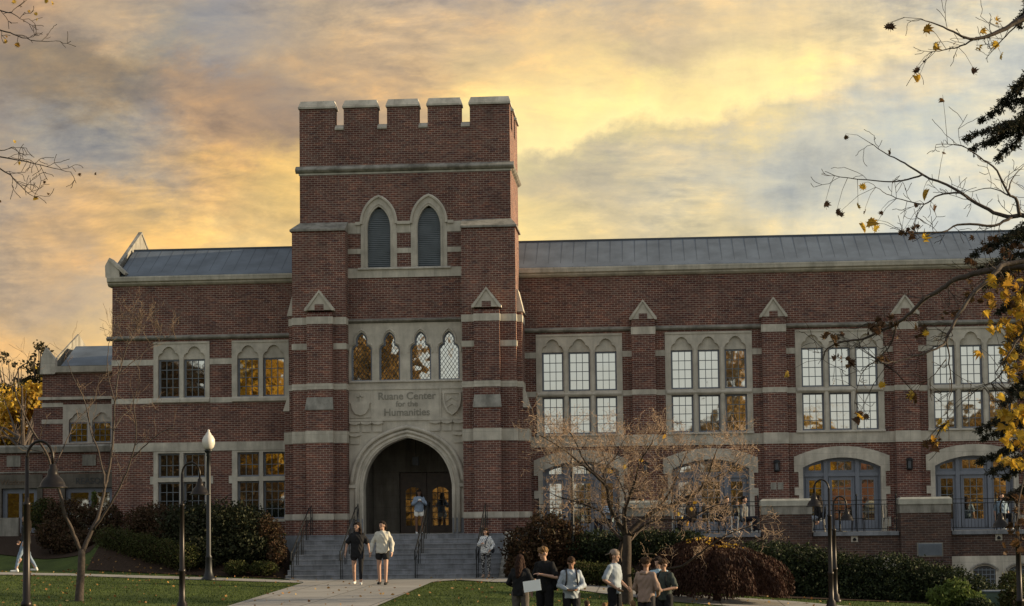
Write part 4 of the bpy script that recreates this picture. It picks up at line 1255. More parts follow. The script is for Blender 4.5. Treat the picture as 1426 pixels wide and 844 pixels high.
def shrub(name, label, cat, ells, n, size, m, group=None, stems=True, seed=0):
    rg = np.random.default_rng(seed)
    c = np.mean([e[:3] for e in ells], axis=0); base = (float(c[0]), float(c[1]), gz(c[0], c[1]))
    t = thing(name, label, cat, base, group)
    # keep foliage above the ground
    p = blob_pts(ells, n, rg)
    g = G(p[:, 0], p[:, 1]); p[:, 2] = np.where(p[:, 2] < g + .03, g + .03 + rg.uniform(size=len(p)) * .25, p[:, 2])
    leaves('foliage', m, t, p, size, rg)
    if stems:
        mb = MB()
        for e in ells:
            for k in range(5):
                b0 = Vector((e[0] + rg.uniform(-.3, .3) * e[3], e[1] + rg.uniform(-.3, .3) * e[4], 0)); b0.z = gz(b0.x, b0.y) - .05
                tip = Vector((e[0] + rg.uniform(-.8, .8) * e[3], e[1] + rg.uniform(-.8, .8) * e[4], e[2] + rg.uniform(.0, .6) * e[5]))
                mid = (b0 + tip) / 2 + Vector((rg.uniform(-.1, .1), 0, .05))
                mb.tube([b0, mid, tip], [.025, .018, .008], 5)
        mb.build('stem', M['bark'], t, recalc=False)
    return t

def pe(px_, py_, Y, rx, ry, rz):
    """an ellipsoid whose centre is seen at a photograph position at depth Y; radii in metres"""
    p = un(px_, py_, Y); return (p.x, p.y, p.z, rx, ry, rz)

# ---- left side planting
shrub('rhododendron', 'large dark evergreen bush under the left windows, behind the acorn lamp post', 'bush',
      [pe(300, 740, -2.2, 1.5, 1.3, 1.0), pe(335, 735, -2.2, 1.1, 1.2, .85), pe(262, 738, -1.8, 1.1, 1.1, .9), pe(345, 762, -3.0, .9, .8, .6), pe(285, 768, -3.2, 1.1, .8, .6)], 26000, .05, M['l_dark'], seed=1)
shrub('hydrangea_bush', 'brown leafed bush against the wall between the left windows and the sloping hedge', 'bush',
      [pe(215, 728, -1.0, 1.1, .8, .65), pe(235, 745, -1.6, .9, .8, .6), pe(205, 740, -1.0, .6, .7, .6)], 9000, .05, M['l_brown'], seed=2)
shrub('hydrangea_bush', 'brown leafed bush beside the left end of the stair', 'bush',
      [pe(372, 752, -2.6, .6, .6, .8), pe(385, 772, -3.2, .35, .5, .45)], 5000, .045, M['l_brown'], seed=3)
hed = []
for i in range(12):
    t = i / 11
    hed.append(pe(150 + 112 * t, 752 + 24 * t + 3 * math.sin(i * 2.1), -1.6 - 2.3 * t, .48, .5, .5 - .06 * t))
shrub('boxwood_hedge', 'low boxwood hedge sloping down from left to right left of the acorn lamp post', 'hedge', hed, 22000, .028, M['l_box'], seed=4)
shrub('boxwood', 'small round boxwood left of a pair in front of the dark bush', 'bush', [pe(330, 791, -4.2, .42, .4, .25)], 3500, .026, M['l_box'], 'small boxwoods by the path', seed=5)
shrub('boxwood', 'small round browner boxwood at the right of a pair near the stair', 'bush', [pe(366, 791, -4.2, .5, .4, .24)], 3500, .026, M['l_box'], 'small boxwoods by the path', seed=6)
shrub('red_brown_bush', 'loose red brown bush behind the forked bare tree', 'bush',
      [pe(95, 722, 2.0, .9, .8, .7), pe(125, 735, 1.5, .9, .8, .8), pe(75, 745, 1.0, .7, .7, .55), pe(110, 755, .5, 1.0, .7, .5), pe(150, 725, 1.0, .6, .6, .6)], 13000, .05, M['l_brown'], seed=7)
shrub('evergreen_bush', 'round dark green bush just right of the near lamp post', 'bush', [pe(62, 718, 3.0, .55, .5, .65)], 5000, .04, M['l_box'], seed=8)
shrub('yellow_green_sapling', 'thin light green sapling in front of the far lintel', 'bush', [pe(131, 697, 4, .1, .1, .35)], 260, .045, M['l_light'], seed=9)
# ---- between stair and terrace
shrub('climbing_bush', 'dark brown bush filling the corner between stair and terrace', 'bush',
      [pe(730, 765, -4.6, .7, .6, .75), pe(762, 755, -4.4, .8, .7, 1.0), pe(718, 792, -5, .4, .5, .4), pe(790, 760, -4.2, .8, .7, .85)], 12000, .05, M['l_brown'], seed=10)
shrub('holly_bush', 'mixed dark green bush in front of the terrace wall behind the bare tree', 'bush',
      [pe(830, 762, -4.4, 1.0, .8, .55), pe(870, 765, -4.6, 1.0, .8, .5), pe(905, 758, -4.6, 1.0, .7, .5), pe(950, 755, -4.4, .9, .7, .4)], 12000, .045, M['l_hedge'], seed=11)
shrub('clipped_hedge', 'short clipped green hedge behind the person in the grey hoodie', 'hedge',
      [pe(808 + 12 * k, 797 + k, -8, .42, .45, .34) for k in range(6)], 11000, .03, M['l_box'], seed=12)
# ---- long hedge in front of the terrace
hd = []
tops = [(1050, 762), (1085, 762), (1120, 766), (1150, 772), (1180, 778), (1210, 782), (1240, 778), (1270, 784), (1300, 792), (1325, 797), (1350, 807), (1375, 820)]
for (x, y) in tops:
    for yy in range(int(y) + 14, 838, 22):
        hd.append(pe(x, yy, -8.0 + (yy - 790) * -.012, .72, .9, .5))
shrub('yew_hedge', 'long dark yew hedge sloping down in front of the terrace at the right', 'hedge', hd, 52000, .042, M['l_hedge'], seed=13, stems=False)
# tops of the hedge catching more light are just the same leaves
shrub('light_green_shrub', 'light green leafy shrub at the bottom right in front of the dark hedge', 'bush',
      [pe(1312, 832, -16, .4, .4, .3), pe(1335, 826, -16, .35, .35, .36), pe(1350, 838, -16, .45, .4, .3), pe(1322, 818, -16, .14, .14, .22)], 3000, .05, M['l_light'], seed=14)
shrub('low_green_shrub', 'low green shrub at the right edge beside the green cabinet', 'bush',
      [pe(1415, 838, -15, .5, .4, .5), pe(1410, 815, -12, .4, .4, .4)], 3500, .045, M['l_box'], seed=15)
shrub('round_dark_bush', 'dark round bush at the foot of the lawn between light green shrub and cabinet', 'bush', [pe(1362, 846, -17, .38, .35, .25)], 2500, .03, M['l_hedge'], seed=16)

# ---- weeping red maple dome
dm = thing('weeping_red_maple', 'dome shaped weeping maple with dark red foliage right of the group of people', 'tree', tuple(un(1003, 842, -14)) )
rg = np.random.default_rng(21)
P0 = un(1003, 838, -14)
n = 34000
a = rg.uniform(0, 2 * math.pi, n); h_ = rg.uniform(0, 1, n)
r = np.sqrt(np.clip(1 - (h_ * .985) ** 2.6, 0, 1)) * (1.0 - .22 * rg.uniform(size=n) ** 2)
lump = 1 + .07 * np.sin(a * 9 + 2 * h_) + .05 * np.sin(a * 17 + 1)
X = P0.x + np.cos(a) * r * 1.98 * lump - .12; Y = P0.y + np.sin(a) * r * 1.7 * lump; Z = gz(P0.x, P0.y) + .18 + h_ * 1.5 + .05 * np.sin(a * 5) - .25 * np.clip(np.cos(a + .4), 0, 1) * h_
pts = np.stack([X, Y, Z], 1)
d = np.stack([np.cos(a) * .35, np.sin(a) * .35, -np.ones(n)], 1) + rg.normal(size=(n, 3)) * .35; d /= np.linalg.norm(d, axis=1)[:, None]
u = np.cross(d, rg.normal(size=(n, 3))); u /= np.linalg.norm(u, axis=1)[:, None]
s = .055 * rg.uniform(.5, 1.4, (n, 1))
tris_obj('foliage', np.stack([pts - d * s, pts + u * s * .3, pts + d * s, pts - u * s * .3], 1), M['l_red'], dm, 4)
mb = MB(); q = Vector((P0.x - .1, P0.y, gz(P0.x, P0.y)))
mb.tube([q, q + Vector((.05, 0, .5)), q + Vector((-.1, .1, .9)), q + Vector((.1, 0, 1.4))], [.12, .09, .07, .03], 8)
for k in range(14):
    an = k * 2 * math.pi / 14
    mb.tube([q + Vector((0, 0, 1.1)), q + Vector((math.cos(an) * .7, math.sin(an) * .7, 1.45)), q + Vector((math.cos(an) * 1.4, math.sin(an) * 1.3, 1.1)), q + Vector((math.cos(an) * 1.65, math.sin(an) * 1.5, .5))], [.04, .03, .02, .008], 5)
mb.build('trunk', M['bark'], dm, recalc=False)
pts = pts[(h_ > .94)][:170]
leaves('yellow_tip_leaves', M['l_gold'], dm, pts + np.array([0, 0, .04]), .035, rg)

# ================================================================== bare trees
def limb(mb, pts, r0, r1, n=7, sub=3, rg=None, wob=.0):
    """smooth a guide line (Catmull-Rom) and tube it; returns the fine points with radii"""
    P_ = [Vector(p) for p in pts]; Q = [P_[0]] + P_ + [P_[-1]]
    out = []
    for i in range(1, len(Q) - 2):
        for k in range(sub):
            t = k / sub; a, b, c, d = Q[i - 1], Q[i], Q[i + 1], Q[i + 2]
            out.append(.5 * ((2 * b) + (c - a) * t + (2 * a - 5 * b + 4 * c - d) * t * t + (3 * b - a - 3 * c + d) * t ** 3))
    out.append(P_[-1])
    if wob and rg is not None:
        for i in range(1, len(out)): out[i] = out[i] + Vector(rg.normal(size=3)) * wob
    m_ = len(out); rs = [r0 + (r1 - r0) * (i / (m_ - 1)) ** .8 for i in range(m_)]
    mb.tube(out, rs, n, cap=True)
    return list(zip(out, rs))

def sprout(mb, tw, start, d, L, r, rg, depth, up=.12, spread=.9, tips=None):
    """a twig that wanders and forks"""
    n = 4
    p = Vector(start); pts = [p]; rs = [r]; d = Vector(d).normalized()
    for i in range(n):
        d = (d + Vector(rg.normal(size=3)) * .24 + Vector((0, 0, up * .5))).normalized()
        p = p + d * (L / n); pts.append(p); rs.append(max(.0036, r * (1 - .7 * (i + 1) / n)))
    (tw if r < .009 else mb).tube(pts, rs, 3 if r < .009 else 5, cap=False)
    if tips is not None: tips.append(tuple(pts[-1]))
    if depth <= 0: return
    k = 2 + int(rg.uniform() < .6) + (1 if depth > 1 else 0)
    for _ in range(k):
        i = int(rg.integers(1, n + 1))
        side = Vector(rg.normal(size=3)); side -= d * side.dot(d); side.normalize()
        nd = (d * (1 - spread * .5) + side * spread * .7 + Vector((0, 0, up))).normalized()
        sprout(mb, tw, pts[i], nd, L * rg.uniform(.5, .8), max(.0028, rs[i] * .65), rg, depth - 1, up, spread, tips)

def U(l, Y0, Y1=None):
    """guide line given at photograph positions, its depth going from Y0 to Y1"""
    Y1 = Y0 if Y1 is None else Y1
    k = len(l)
    return [un(x, y, Y0 + (Y1 - Y0) * i / max(1, k - 1)) for i, (x, y) in enumerate(l)]

# -- small spreading tree before the tower and terrace
YB = -17.5
b0 = un(873, 843, YB)
t1 = thing('bare_ornamental_tree', 'low spreading leafless tree full of sunlit fine twigs, behind the group of people', 'tree', (b0.x, b0.y, gz(b0.x, b0.y)))
mb = MB(); tw = MB(); rg = np.random.default_rng(5); tips = []
base = Vector((b0.x, b0.y, gz(b0.x, b0.y) - .1))
tr = limb(mb, [base] + U([(874, 830), (872, 800), (873, 770), (873, 745)], YB), .16, .105, 9)
limb(mb, [base + Vector((-.1, .12, 0))] + U([(868, 800), (862, 775), (868, 750)], YB + .15), .1, .05, 7)
limbs = []
def L_(l, y1, r0, r1, dens=1.0):
    limbs.append((limb(mb, U(l, YB, YB + y1), r0, r1, 6, 4, rg, .006), dens))
L_([(873, 748), (858, 722), (848, 700), (846, 680), (832, 664), (812, 648), (790, 630), (770, 616), (752, 606)], -1.2, .075, .012)
L_([(846, 680), (840, 662), (848, 646), (860, 632), (866, 618), (874, 606)], .9, .045, .008)
L_([(840, 668), (820, 650), (808, 630), (800, 612), (792, 600)], -.2, .035, .007)
L_([(866, 752), (850, 735), (838, 714), (815, 703), (800, 698), (778, 692), (762, 684)], 1.4, .045, .008)
L_([(873, 745), (893, 725), (915, 710), (940, 702), (962, 690), (985, 672), (1012, 658), (1038, 648)], .6, .085, .012)
L_([(873, 750), (870, 718), (876, 694), (885, 668), (892, 642), (905, 622), (912, 606)], -1.5, .05, .008)
L_([(868, 742), (868, 712), (872, 694), (864, 674), (852, 652), (840, 634), (834, 618)], 1.8, .04, .007)
L_([(905, 716), (925, 697), (938, 675), (948, 650), (958, 628), (964, 612)], 1.2, .045, .008)
L_([(940, 702), (968, 690), (985, 664), (992, 642), (1000, 622)], -1.0, .035, .007)
L_([(880, 745), (900, 730), (925, 724), (960, 722), (990, 706), (1025, 698)], -1.9, .04, .008)
L_([(873, 758), (890, 740), (910, 720), (932, 706), (950, 716), (975, 724), (1005, 716)], 2.2, .035, .006)
L_([(884, 800), (915, 792), (950, 788), (985, 762), (1020, 742), (1054, 730)], -1.6, .045, .008)
L_([(812, 648), (790, 650), (772, 648), (758, 642)], -1.5, .02, .006)
L_([(790, 630), (778, 612), (770, 598)], .5, .02, .006)
L_([(1012, 658), (1028, 640), (1036, 622)], .6, .02, .006)
for lm, dens in limbs:
    m_ = len(lm)
    for i in range(2, m_):
        p, r = lm[i]
        frac = i / m_
        for k in range(2 if frac > .35 else 1):
            if rg.uniform() > .42: continue
            dd = (lm[i][0] - lm[i - 1][0]).normalized()
            side = Vector(rg.normal(size=3)); side -= dd * side.dot(dd); side.normalize()
            sprout(mb, tw, p, dd * .45 + side * .8 + Vector((0, 0, .25)), rg.uniform(.4, .72), min(.014, max(.006, r * .5)), rg, 2 if rg.uniform() < .6 else 3, .08, 1.1, tips)
mb.build('trunk', M['bark'], t1, smooth=True, recalc=False)
tw.build('twigs', M['bark_pale'], t1, recalc=False)
tp = np.array(tips); tp = tp[rg.uniform(size=len(tp)) < .6]
leaves('dry_seed_clusters', M['l_bud'], t1, np.repeat(tp, 2, 0) + rg.normal(size=(len(tp) * 2, 3)) * .03, .016, rg)
lp = [un(x, y, -18.2) for x, y in ((925, 608), (930, 611), (893, 641), (814, 668), (836, 690), (958, 728), (870, 650), (968, 700), (700 + 245, 716), (950, 722), (957, 731), (940, 712), (963, 709))]
leaves('last_leaves', M['l_yellow'], t1, np.array([tuple(p) for p in lp]), .06, rg, .8)

# -- forked tree at the left
YL = -20
b0 = un(110, 840, YL)
t2 = thing('forked_bare_tree', 'tall slender leafless tree with forked trunk on the left lawn, its top twigs sunlit', 'tree', (b0.x, b0.y, gz(b0.x, b0.y)))
mb = MB(); tw = MB(); rg = np.random.default_rng(11); tips = []; limbs = []
base = Vector((b0.x, b0.y, gz(b0.x, b0.y) - .1))
limb(mb, [base] + U([(111, 822), (113, 795), (114, 765)], YL), .12, .085, 9)
def L2(l, y1, r0, r1):
    limbs.append(limb(mb, U(l, YL, YL + y1), r0 * .68, r1 * .7, 6, 4, rg, .008))
L2([(113, 770), (103, 745), (92, 718), (84, 690), (72, 655), (64, 630), (45, 600), (30, 570), (20, 540), (26, 515), (45, 500)], -1.6, .09, .012)
L2([(115, 768), (127, 740), (138, 715), (146, 680), (154, 640), (158, 600), (160, 560), (166, 520), (178, 480), (196, 440)], .9, .1, .01)
L2([(130, 738), (150, 708), (168, 675), (182, 640), (190, 600), (186, 560), (196, 530)], -1.0, .06, .01)
L2([(146, 680), (140, 640), (126, 600), (118, 560), (100, 520), (90, 490)], 1.0, .045, .008)
L2([(182, 640), (205, 618), (228, 600), (252, 596)], -1.2, .03, .006)
L2([(72, 655), (90, 620), (104, 590), (130, 560), (140, 520)], 1.5, .035, .006)
L2([(160, 560), (150, 520), (152, 480), (165, 450)], .7, .03, .005)
L2([(166, 520), (190, 500), (215, 480), (240, 466)], .6, .025, .005)
L2([(20, 540), (5, 520), (-12, 505)], 0, .02, .005)
L2([(64, 630), (40, 625), (18, 612), (-5, 608)], .6, .025, .005)
L2([(158, 600), (176, 575), (200, 565), (220, 560)], .9, .025, .005)
for lm in limbs:
    m_ = len(lm)
    for i in range(int(m_ * .3), m_):
        p, r = lm[i]
        if rg.uniform() > .62: continue
        dd = (lm[i][0] - lm[i - 1][0]).normalized(); side = Vector(rg.normal(size=3)); side -= dd * side.dot(dd); side.normalize()
        top = p.z > 6.6
        sprout(mb, tw, p, dd * .5 + side * .8 + Vector((0, 0, .3)), rg.uniform(.3, .6), min(.01, max(.004, r * .5)), rg, 2 if top else 1, .2, .9, tips)
for x, y in [(168, 470), (178, 455), (186, 440), (196, 446), (205, 446), (215, 462), (230, 470), (176, 480), (192, 470), (160, 480), (204, 470), (245, 472)]:
    p = un(x, y, YL + .9)
    for k in range(2): sprout(mb, tw, p, Vector((rg.normal() * .6, rg.normal() * .3, .8)), .4, .006, rg, 2, .15, .9, tips)
mb.build('trunk', M['bark_grey'], t2, smooth=True, recalc=False)
tw.build('twigs', M['bark_mid'], t2, recalc=False)

# ---- foreground maple, its trunk past the right edge
MAPLE = [(0, 1), (.16, .62), (.42, .74), (.36, .4), (.78, .42), (.55, .12), (.9, -.12), (.45, -.2), (.5, -.55), (.12, -.35), (.04, -.38), (.03, -.85), (-.03, -.85), (-.04, -.38), (-.12, -.35), (-.5, -.55), (-.45, -.2), (-.9, -.12), (-.55, .12), (-.78, .42), (-.36, .4), (-.42, .74), (-.16, .62)]
def maple_leaves(name, m, parent, pts, size, rg):
    k = len(MAPLE); T = [tuple(t) for t in tessellate_polygon([[Vector((x, y, 0)) for x, y in MAPLE]])]
    mb = MB()
    for p in pts:
        R_ = Euler((rg.uniform(.6, 2.3), rg.uniform(-.9, .9), rg.uniform(-3.14, 3.14))).to_matrix()
        s = size * rg.uniform(.6, 1.15); cu = rg.uniform(.3, 1.3)
        vs = [Vector(p) + R_ @ Vector((x * s, y * s, -cu * s * (x * x + y * y * .6))) for x, y in MAPLE]
        mb.add(vs, T)
    return mb.build(name, m, parent, recalc=False)
YM = -45.0
trunk = un(1590, 600, YM + 1)
mt = thing('maple_tree', 'maple with a few yellow leaves reaching in from the right edge', 'tree', (trunk.x, trunk.y, gz(trunk.x, trunk.y)))
mb = MB(); tw = MB(); rg = np.random.default_rng(31); tips = []
base = Vector((trunk.x, trunk.y, gz(trunk.x, trunk.y) - .1))
T_ = lambda z: Vector((trunk.x, trunk.y, z))
limb(mb, [base, T_(1.5), T_(3.2) + Vector((-.05, 0, 0)), T_(4.6), T_(6.2) + Vector((.1, 0, 0)), T_(8.2)], .26, .06, 10)
mls = []
def L3(l, y1, r0, r1, root=None, y0=0.0):
    pts = U(l, YM + y0, YM + y0 + y1)
    if root is not None: pts = [T_(root)] + pts
    mls.append(limb(mb, pts, r0, r1, 6, 4, rg, .004))
L3([(1480, 5), (1426, 24), (1400, 40), (1376, 50), (1351, 54), (1327, 44), (1299, 32), (1281, 26)], -.6, .045, .004, 5.0)
L3([(1360, 52), (1339, 64), (1319, 69), (1299, 72)], -.2, .012, .004)
L3([(1440, 20), (1410, 40), (1392, 60), (1372, 82)], .4, .012, .003)
L3([(1490, 330), (1450, 305), (1426, 300), (1408, 302), (1384, 296), (1352, 278), (1327, 262), (1285, 243), (1259, 227), (1239, 217), (1211, 199)], .8, .042, .004, 2.6)
L3([(1285, 243), (1255, 252), (1219, 252), (1170, 246), (1148, 238)], .3, .012, .003, y0=.5)
L3([(1352, 278), (1335, 269), (1307, 272), (1287, 284), (1263, 280), (1235, 270), (1217, 258)], -.4, .014, .003, y0=.4)
L3([(1408, 302), (1384, 314), (1340, 312), (1319, 320), (1299, 324), (1259, 325)], -.4, .02, .004)
L3([(1420, 300), (1414, 276), (1404, 270), (1388, 238), (1364, 219), (1339, 203), (1303, 201)], -.3, .022, .003)
L3([(1404, 270), (1408, 250), (1426, 230)], .2, .012, .004)
L3([(1404, 272), (1380, 262), (1350, 268)], .5, .01, .003)
L3([(1500, 370), (1450, 362), (1400, 368), (1386, 380), (1359, 405), (1343, 426), (1331, 445), (1318, 472), (1309, 483), (1281, 494), (1248, 503), (1229, 506)], -1.2, .042, .006, 2.4)
L3([(1500, 385), (1430, 372), (1390, 374), (1362, 380), (1331, 389), (1312, 402), (1288, 417), (1269, 435), (1248, 451), (1229, 460), (1201, 472), (1174, 475), (1152, 486), (1146, 500)], .9, .05, .006, 2.2, )
L3([(1229, 460), (1210, 450), (1190, 458), (1172, 452)], .2, .012, .003, y0=.6)
L3([(1248, 451), (1240, 480), (1222, 500), (1200, 520), (1190, 560)], .4, .012, .003, y0=.5)
L3([(1318, 472), (1322, 505), (1325, 540), (1320, 565), (1318, 590)], .2, .01, .003, y0=-.8)
L3([(1318, 500), (1300, 522), (1290, 530)], 0, .007, .003, y0=-.8)
L3([(1490, 560), (1440, 520), (1405, 512), (1385, 530), (1365, 540)], .5, .02, .004, 1.8)
L3([(1500, 420), (1450, 440), (1420, 470), (1400, 500), (1385, 520)], -.5, .03, .005, 2.2)
L3([(1500, 650), (1440, 640), (1420, 690), (1416, 735)], -.5, .02, .004, 1.2)
for lm in mls:
    m_ = len(lm)
    for i in range(3, m_):
        if rg.uniform() > .34: continue
        p, r = lm[i]; dd = (lm[i][0] - lm[i - 1][0]).normalized(); side = Vector(rg.normal(size=3)); side -= dd * side.dot(dd); side.normalize()
        sprout(mb, tw, p, dd * .6 + side * .7, rg.uniform(.15, .4), min(.006, max(.003, r * .4)), rg, 1, .05, .9, tips)
mb.build('trunk', M['bark_grey'], mt, smooth=True, recalc=False)
MT_TW = tw
Yl = [(1385, 30), (1367, 43), (1300, 66), (1361, 64), (1389, 62), (1393, 78), (1290, 41), (1281, 110), (1201, 261), (1195, 288), (1213, 310), (1220, 318), (1286, 270), (1285, 333), (1228, 537), (1100, 522), (1272, 552), (1365, 490), (1320, 590), (1313, 594), (1310, 588), (1302, 618), (1296, 612), (1200, 578), (1290, 465), (1160, 533), (1205, 345 - 30)]
Br = [(1277, 99), (1290, 86), (1313, 138), (1355, 100), (1237, 38), (1205, 296), (1171, 300), (1166, 296), (1228, 297), (1150, 285), (1275, 287), (1300, 290), (1275, 313), (1315, 213), (1314, 201), (1240, 212), (1178, 192), (1270, 330), (1256, 325), (1265, 320), (1196, 576), (1190, 574), (1270, 546), (1180, 500), (1213, 455), (1218, 462), (1208, 464), (1285, 460), (1278, 455), (1248, 470), (1162, 480), (1175, 462), (1184, 505), (1150, 470), (1224, 446), (1300, 622), (1306, 612), (1240, 38)]
for _ in range(120):
    x = rg.uniform(1372, 1440); y = rg.choice([rg.uniform(385, 520), rg.uniform(560, 650), rg.uniform(420, 470)])
    if x < 1395 and (y > 530 or rg.uniform() < .5): continue
    Yl.append((x, y))
for _ in range(40): Br.append((rg.uniform(1345, 1430), rg.uniform(330, 430)))
for cx_, cy_, k_ in ((1215, 458, 7), (1285, 462, 6), (1245, 445, 5), (1196, 577, 5), (1180, 500, 4), (1270, 548, 5), (1302, 615, 6), (1160, 470, 5), (1330, 440, 6), (1275, 322, 5), (1228, 500, 4)):
    for _ in range(k_): Br.append((cx_ + rg.normal() * 7, cy_ + rg.normal() * 5))
for _ in range(70): Yl.append((rg.uniform(1392, 1440), rg.uniform(370, 660)))
for _ in range(24): Br.append((rg.uniform(1395, 1430), rg.uniform(690, 770)))
def at_leaf(l): return [tuple(un(x, y, YM + rg.uniform(-.6, .8))) for x, y in l]
guide = [q for lm in mls for q, r in lm]
def hang(pts):
    # every leaf hangs from the nearest branch by a twig of its own
    out = []
    for p in pts:
        p = Vector(p)
        q = min(guide, key=lambda g_: (g_ - p).length)
        if (q - p).length > .55: # too far away: bring the leaf nearer in depth
            d_ = (p - CAM).normalized(); t_ = (q - CAM).dot(d_); p = CAM + d_ * t_
            q = min(guide, key=lambda g_: (g_ - p).length)
        mid = q.lerp(p, .5) + Vector((0, 0, .04 + .05 * (q - p).length))
        MT_TW.tube([q, mid, p + Vector((0, 0, .05)), p], [.004, .003, .002, .0015], 3, cap=False)
        out.append(tuple(p))
    return out
maple_leaves('yellow_leaves', M['l_yellow'], mt, hang(at_leaf(Yl)), .085, rg)
maple_leaves('withered_leaves', M['l_withered'], mt, hang(at_leaf(Br)), .062, rg)
MT_TW.build('twigs', M['bark'], mt, recalc=False)
# crown of the same tree beyond the frame
rest = [tuple(T_(0) + Vector((rg.normal() * 1.6 + 1.5, rg.normal() * 2.2, rg.uniform(3.5, 9)))) for _ in range(1200)]
rest = [p for p in rest if (lambda q: q > 1460)(PPX + F * ((RC.transposed() @ (Vector(p) - CAM)).x / -(RC.transposed() @ (Vector(p) - CAM)).z))]
maple_leaves('yellow_leaves', M['l_yellow'], mt, rest, .11, rg)

# ---- spruce at the right edge
YS = -33.0
sp = un(1476, 700, YS)
ms = thing('spruce_tree', 'dark spruce with drooping boughs at the right edge of the lawn', 'tree', (sp.x, sp.y, gz(sp.x, sp.y)))
mb = MB(); rg = np.random.default_rng(41)
zb = gz(sp.x, sp.y)
mb.tube([(sp.x, sp.y, zb - .1), (sp.x, sp.y, 5), (sp.x, sp.y, 11.5)], [.2, .12, .02], 9)
need = []
def bough(tip, z0, drop=.25):
    A = Vector((sp.x, sp.y, z0)); B = Vector(tip); m1 = A.lerp(B, .5) + Vector((0, 0, .12))
    pts = [A.lerp(m1, t / 4) for t in range(5)] + [m1.lerp(B, t / 4) for t in range(1, 5)]
    mb.tube(pts, [.03 - .003 * i for i in range(9)], 5)
    Lb = (B - A).length
    for i in range(1, 9):
        for k in range(7):
            side = Vector((rg.normal(), rg.normal(), -abs(rg.normal()) * .5 - .1)).normalized()
            l2 = rg.uniform(.12, .34) * (1.15 - i / 10)
            tipp = pts[i] + side * l2 + (B - A).normalized() * .08
            for j in range(26):
                t = rg.uniform(); p = pts[i].lerp(tipp, t); need.append((p, (tipp - pts[i]).normalized()))
def sb(px_, py_, dY, z0=None):
    p = un(px_, py_, YS + dY); bough(p, (z0 if z0 is not None else p.z + .35))
for a_ in [(1352, 190, -.4), (1372, 165, .3), (1392, 180, -.8), (1360, 205, .6), (1400, 140, .2), (1415, 120, -.5), (1395, 215, .9), (1420, 170, 1.2), (1385, 195, -.2),
           (1362, 352, .5), (1380, 340, -.5), (1400, 350, .8), (1370, 372, -1.0), (1395, 385, .2), (1375, 395, 1.0), (1405, 330, -.9),
           (1398, 430, .4), (1408, 470, -.6), (1402, 500, .9), (1412, 540, .1),
           (1366, 596, -.4), (1376, 608, .6), (1390, 585, -.9), (1372, 640, .3), (1396, 630, 1.0), (1385, 655, -.5), (1402, 600, .2), (1400, 560, -.3),
           (1405, 660, .6), (1410, 690, -.4), (1420, 30, .3)]: sb(*a_)
sb(1352, 8, -.2, 11.0) if 0 else None
for z in np.arange(1.0, 11, .32):
    for k in range(4):
        an = rg.uniform(-1.2, 1.2); rr = (11.8 - z) * .17
        bough((sp.x + math.cos(an) * rr, sp.y + math.sin(an) * rr, z - .3), z)
mb.build('trunk', M['bark'], ms, recalc=False)
pts = np.array([tuple(p) for p, d in need]); dd = np.array([tuple(d) for p, d in need])
n = len(pts); d = dd * .7 + rg.normal(size=(n, 3)) * .6; d /= np.linalg.norm(d, axis=1)[:, None]
u = np.cross(d, rg.normal(size=(n, 3))); u /= np.linalg.norm(u, axis=1)[:, None]; s = .045
pts = pts + rg.normal(size=(n, 3)) * .012
tris_obj('needles', np.stack([pts, pts + d * s + u * s * .22, pts + d * s * 1.5, pts + d * s - u * s * .22], 1), M['l_spruce'], ms, 4)

# ---- twigs reaching in at the upper left
lt = un(-150, 500, -46)
ml = thing('left_maple_tree', 'tree whose thin twigs with a few orange leaves reach in at the upper left corner', 'tree', (lt.x, lt.y, gz(lt.x, lt.y)))
mb = MB(); tw = MB(); rg = np.random.default_rng(51); tips = []
T2 = lambda z: Vector((lt.x, lt.y, z))
limb(mb, [T2(gz(lt.x, lt.y) - .1), T2(2), T2(4), T2(7)], .2, .05, 9)
for l, z in (([(-60, 30), (0, 42), (25, 50), (50, 57), (78, 57)], 5), ([(-60, 5), (0, 15), (20, 20), (34, 30)], 5.5), ([(-60, 205), (0, 218), (30, 224), (65, 232), (98, 240)], 3.6), ([(-60, 225), (0, 236), (18, 248), (38, 268), (50, 275)], 3.5), ([(-40, 215), (0, 210), (18, 204)], 3.6)):
    lm = limb(mb, [T2(z)] + U(l, -46, -46.3), .015, .0025, 5, 4, rg, .004)
    for i in range(8, len(lm)):
        p, r = lm[i]
        if rg.uniform() < .6: sprout(mb, tw, p, Vector((1, rg.normal() * .6, rg.normal() * .7)), .2, .004, rg, 1, .0, .9, tips)
mb.build('trunk', M['bark_grey'], ml, smooth=True, recalc=False); tw.build('twigs', M['bark'], ml, recalc=False)
maple_leaves('orange_leaves', M['l_yellow'], ml, [tuple(un(x, y, -46.2)) for x, y in ((18, 2), (40, 16), (50, 20), (52, 28), (9, 58), (24, 63), (20, 198), (28, 228), (48, 275), (65, 2), (72, 5), (8, 52))], .042, rg)
maple_leaves('withered_leaves', M['l_withered'], ml, [tuple(un(x, y, -46.2)) for x, y in ((34, 28), (62, 254), (66, 271), (52, 275), (110, 242), (132, 242), (0, 280), (30, 8))], .035, rg)

